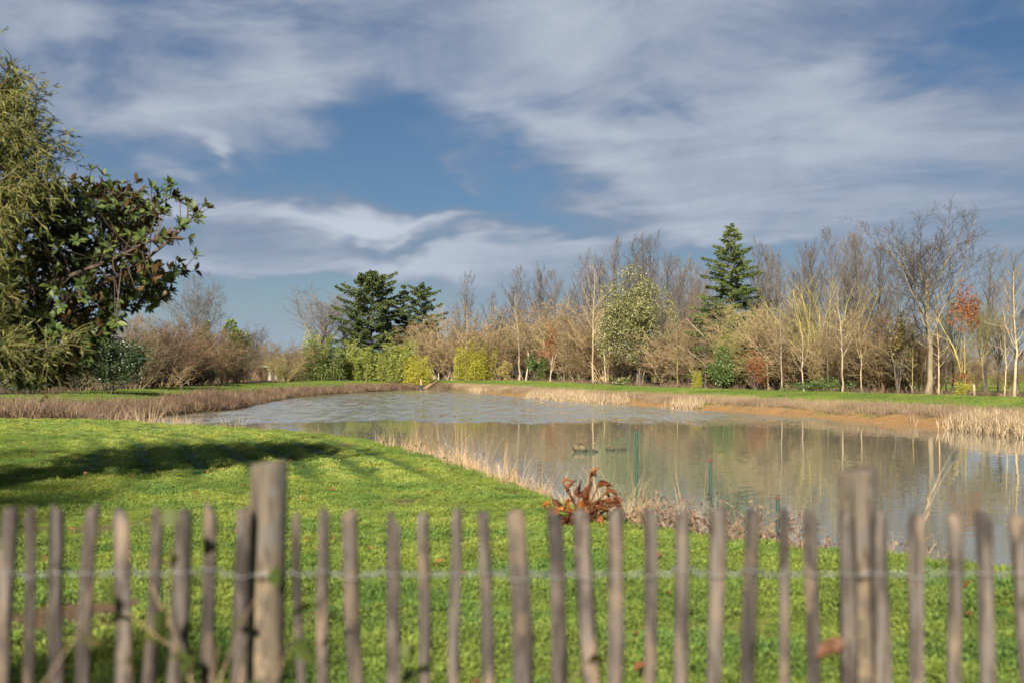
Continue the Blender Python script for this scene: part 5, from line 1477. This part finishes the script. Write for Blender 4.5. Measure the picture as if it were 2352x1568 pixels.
# one leaf: pointed ellipse, folded along the rib
u = np.array([0, .12, .38, .68, 1.0]); hw = np.array([.02, .13, .235, .19, .0]); rib = np.stack([u, np.zeros(5), -.10 * u ** 2], 1)
LVt = []; 
for q in range(5): LVt += [[u[q], -hw[q], rib[q, 2] + hw[q] * .32], [u[q], 0, rib[q, 2]], [u[q], hw[q], rib[q, 2] + hw[q] * .32]]
LVt = np.array(LVt); LF = []
for q in range(4):
    for r_ in range(2): a = q * 3 + r_; LF.append([a, a + 3, a + 4, a + 1])
LF = np.array(LF)
leaf_me = np_mesh('leaf', LVt, [LF], True); leaf_me.materials.append(M['leaf_magnolia'])
mats = []
for c_, d in zip(cen, dirs_):
    n = int(g.integers(6, 10))
    U = norm(np.cross(d, [.3, .2, 1])); Vv = np.cross(d, U)
    for j in range(n):
        a = j * 2.4 + g.uniform(0, .8); sp = g.uniform(.45, 1.25)
        ld = norm(d * math.cos(sp) + (U * math.cos(a) + Vv * math.sin(a)) * math.sin(sp) + np.array([0, 0, -.08]))
        up = norm(d * .8 + np.array([0, 0, .5]) - ld * ((d * .8 + np.array([0, 0, .5])) @ ld)); sdv = np.cross(up, ld)
        L_ = g.uniform(.085, .155)
        mats.append((c_ + ld * .012, np.stack([ld, sdv, up], 1) * L_))
O_ = np.array([m_[0] for m_ in mats]); Rm_ = np.array([m_[1] for m_ in mats])
scr = (O_[:, 0] + MT[0]) / (O_[:, 1] + MT[1]) * F + CX
pri = np.argsort(-(scr + g.uniform(0, 30, len(scr)))) ; pri = [i for i in pri if True][:300]
rest = np.setdiff1d(np.arange(len(O_)), pri)
Vall = np.einsum('nij,kj->nki', Rm_[rest], LVt) + O_[rest][:, None]
Fall = (LF[None] + (np.arange(len(rest)) * len(LVt))[:, None, None]).reshape(-1, 4)
obj('foliage', np_mesh('foliage', Vall.reshape(-1, 3), [Fall], True), M['leaf_magnolia'], mag, kind='stuff')
from mathutils import Matrix
for i in pri:
    lf = obj('leaf', leaf_me, None, mag)
    m4 = Matrix.Identity(4)
    for r_ in range(3):
        for c_ in range(3): m4[r_][c_] = Rm_[i][r_, c_]
        m4[r_][3] = O_[i][r_]
    lf.matrix_local = m4

# ------------------------------------------------------------------ narrow leaved willow in front of the magnolia
WDp = 15.6
WT = np.array([(-170 - CX) / F * WDp, WDp, 0.0])
wil = empty('narrow_leaved_tree', tuple(WT), 'yellow green narrow leaved tree filling the left edge of the photo', 'tree')
g = rng(1101)
tk = np.array([[0, 0, -.1], [.05, 0, 1.5], [.1, .1, 3], [.12, .1, 4.5], [.2, 0, 6.2], [.25, 0, 7.2]]); wood = MB(); tubes(wood, tk, np.array([.17, .15, .13, .09, .05, .02]), 9)
ENDS = [(40, 165), (5, 205), (45, 210), (25, 255), (70, 270), (100, 305), (122, 340), (125, 385), (118, 415), (100, 440), (50, 310), (60, 365), (25, 335), (85, 345), (20, 420), (60, 440), (0, 260), (10, 200),
        (10, 500), (0, 590), (10, 690), (170, 765), (30, 790), (110, 830), (-40, 620), (-60, 380), (-30, 300), (-50, 760),
        (-200, 200), (-260, 300), (-300, 400), (-320, 520), (-280, 640), (-300, 720), (-180, 120), (-120, 90), (-60, 100), (-230, 800), (-250, 560), (-220, 420), (-100, 180), (-120, 300)]
Pn = []
for (xd, yd) in ENDS:
    for rep in range(2):
        e = at(xd + g.normal(0, 12), yd + g.normal(0, 12), WDp + g.normal(0, .7) * (1 if rep else .6)) - WT
        z0 = np.clip(e[2] - g.uniform(.6, 1.8), .8, 6.8) if e[2] > 1.6 else g.uniform(2.2, 3.5)
        s0 = np.array([np.interp(z0, tk[:, 2], tk[:, 0]), 0, z0])
        s = np.linspace(0, 1, 14)[:, None]
        bow = np.array([0, 0, 1.0]) * np.sin(s * math.pi) * g.uniform(.05, .35)
        P = s0 * (1 - s) + e * s + bow + np.cumsum(g.normal(0, .018, (14, 3)), 0) * np.sin(s * math.pi) ** .5
        tubes(wood, P, np.linspace(.020, .004, 14), 5); Pn.append(P)
obj('trunk', wood.mesh('trunk', True), M['bark_dark'], wil)
Pn = np.array(Pn); NB = len(Pn)
# drooping leafy shoots
sh = MB(); lv = MB(); ns_ = 24
bi = np.repeat(np.arange(NB), ns_); t_ = 3 + 9.9 * np.sqrt(g.uniform(0, 1, len(bi))); i0 = t_.astype(int); f = (t_ - i0)[:, None]
p = Pn[bi, i0] * (1 - f) + Pn[bi, np.minimum(i0 + 1, 13)] * f
T = norm(Pn[bi, np.minimum(i0 + 1, 13)] - Pn[bi, i0]); d = norm(T * .6 + g.normal(0, .75, (len(bi), 3)) + np.array([0, 0, .12]))
Ls = g.uniform(.18, .55, len(bi)); Q = np.empty((len(bi), 5, 3)); Q[:, 0] = p
for q in range(1, 5):
    d = norm(d + np.array([0, 0, -.16]) + g.normal(0, .08, d.shape)); Q[:, q] = Q[:, q - 1] + d * (Ls / 4)[:, None]
tubes(sh, Q, np.tile(np.array([.005, .0045, .004, .003, .002]), (len(bi), 1)), 3)
obj('shoots', sh.mesh('shoots'), M['bark_yellow'], wil)
nl = 9; bi2 = np.repeat(np.arange(len(Q)), nl); t_ = g.uniform(.2, 3.99, len(bi2)); i0 = t_.astype(int); f = (t_ - i0)[:, None]
p = Q[bi2, i0] * (1 - f) + Q[bi2, i0 + 1] * f; T = norm(Q[bi2, i0 + 1] - Q[bi2, i0])
d = norm(T * .7 + g.normal(0, .45, p.shape) + np.array([0, 0, -.05]))
leafquads(lv, p, d, g.uniform(.08, .155, len(p)), g.uniform(.013, .022, len(p)), g)
obj('crown', lv.mesh('crown'), M['leaf_willow'], wil, kind='stuff')

# ------------------------------------------------------------------ trees left of and behind the camera that shade the lawn
for i, (x, y, H, W_, n, lab) in enumerate([(-9.9, -2.2, 9.6, 5.4, 2500, 'evergreen tree left of the camera, nearest the lawn'), (-13.8, 1.0, 11, 6.0, 3000, 'tall evergreen tree left of the camera, farther from the lawn'), (-10.2, 5.6, 7.6, 4.6, 4200, 'smaller evergreen tree at left beside the narrow leaved tree'),
                                           (-5.1, -9.0, 7.8, 4.4, 2300, 'evergreen tree behind the camera whose shade reaches the left fence')]):
    leafy('evergreen_tree', 0, 0, 0, lab, 'leaf_holly', 'bark_dark', n, .34, .6, 1200 + i, loc=(x, y), H=H, W=W_, zlow=.12, lumps=26, cat='tree')
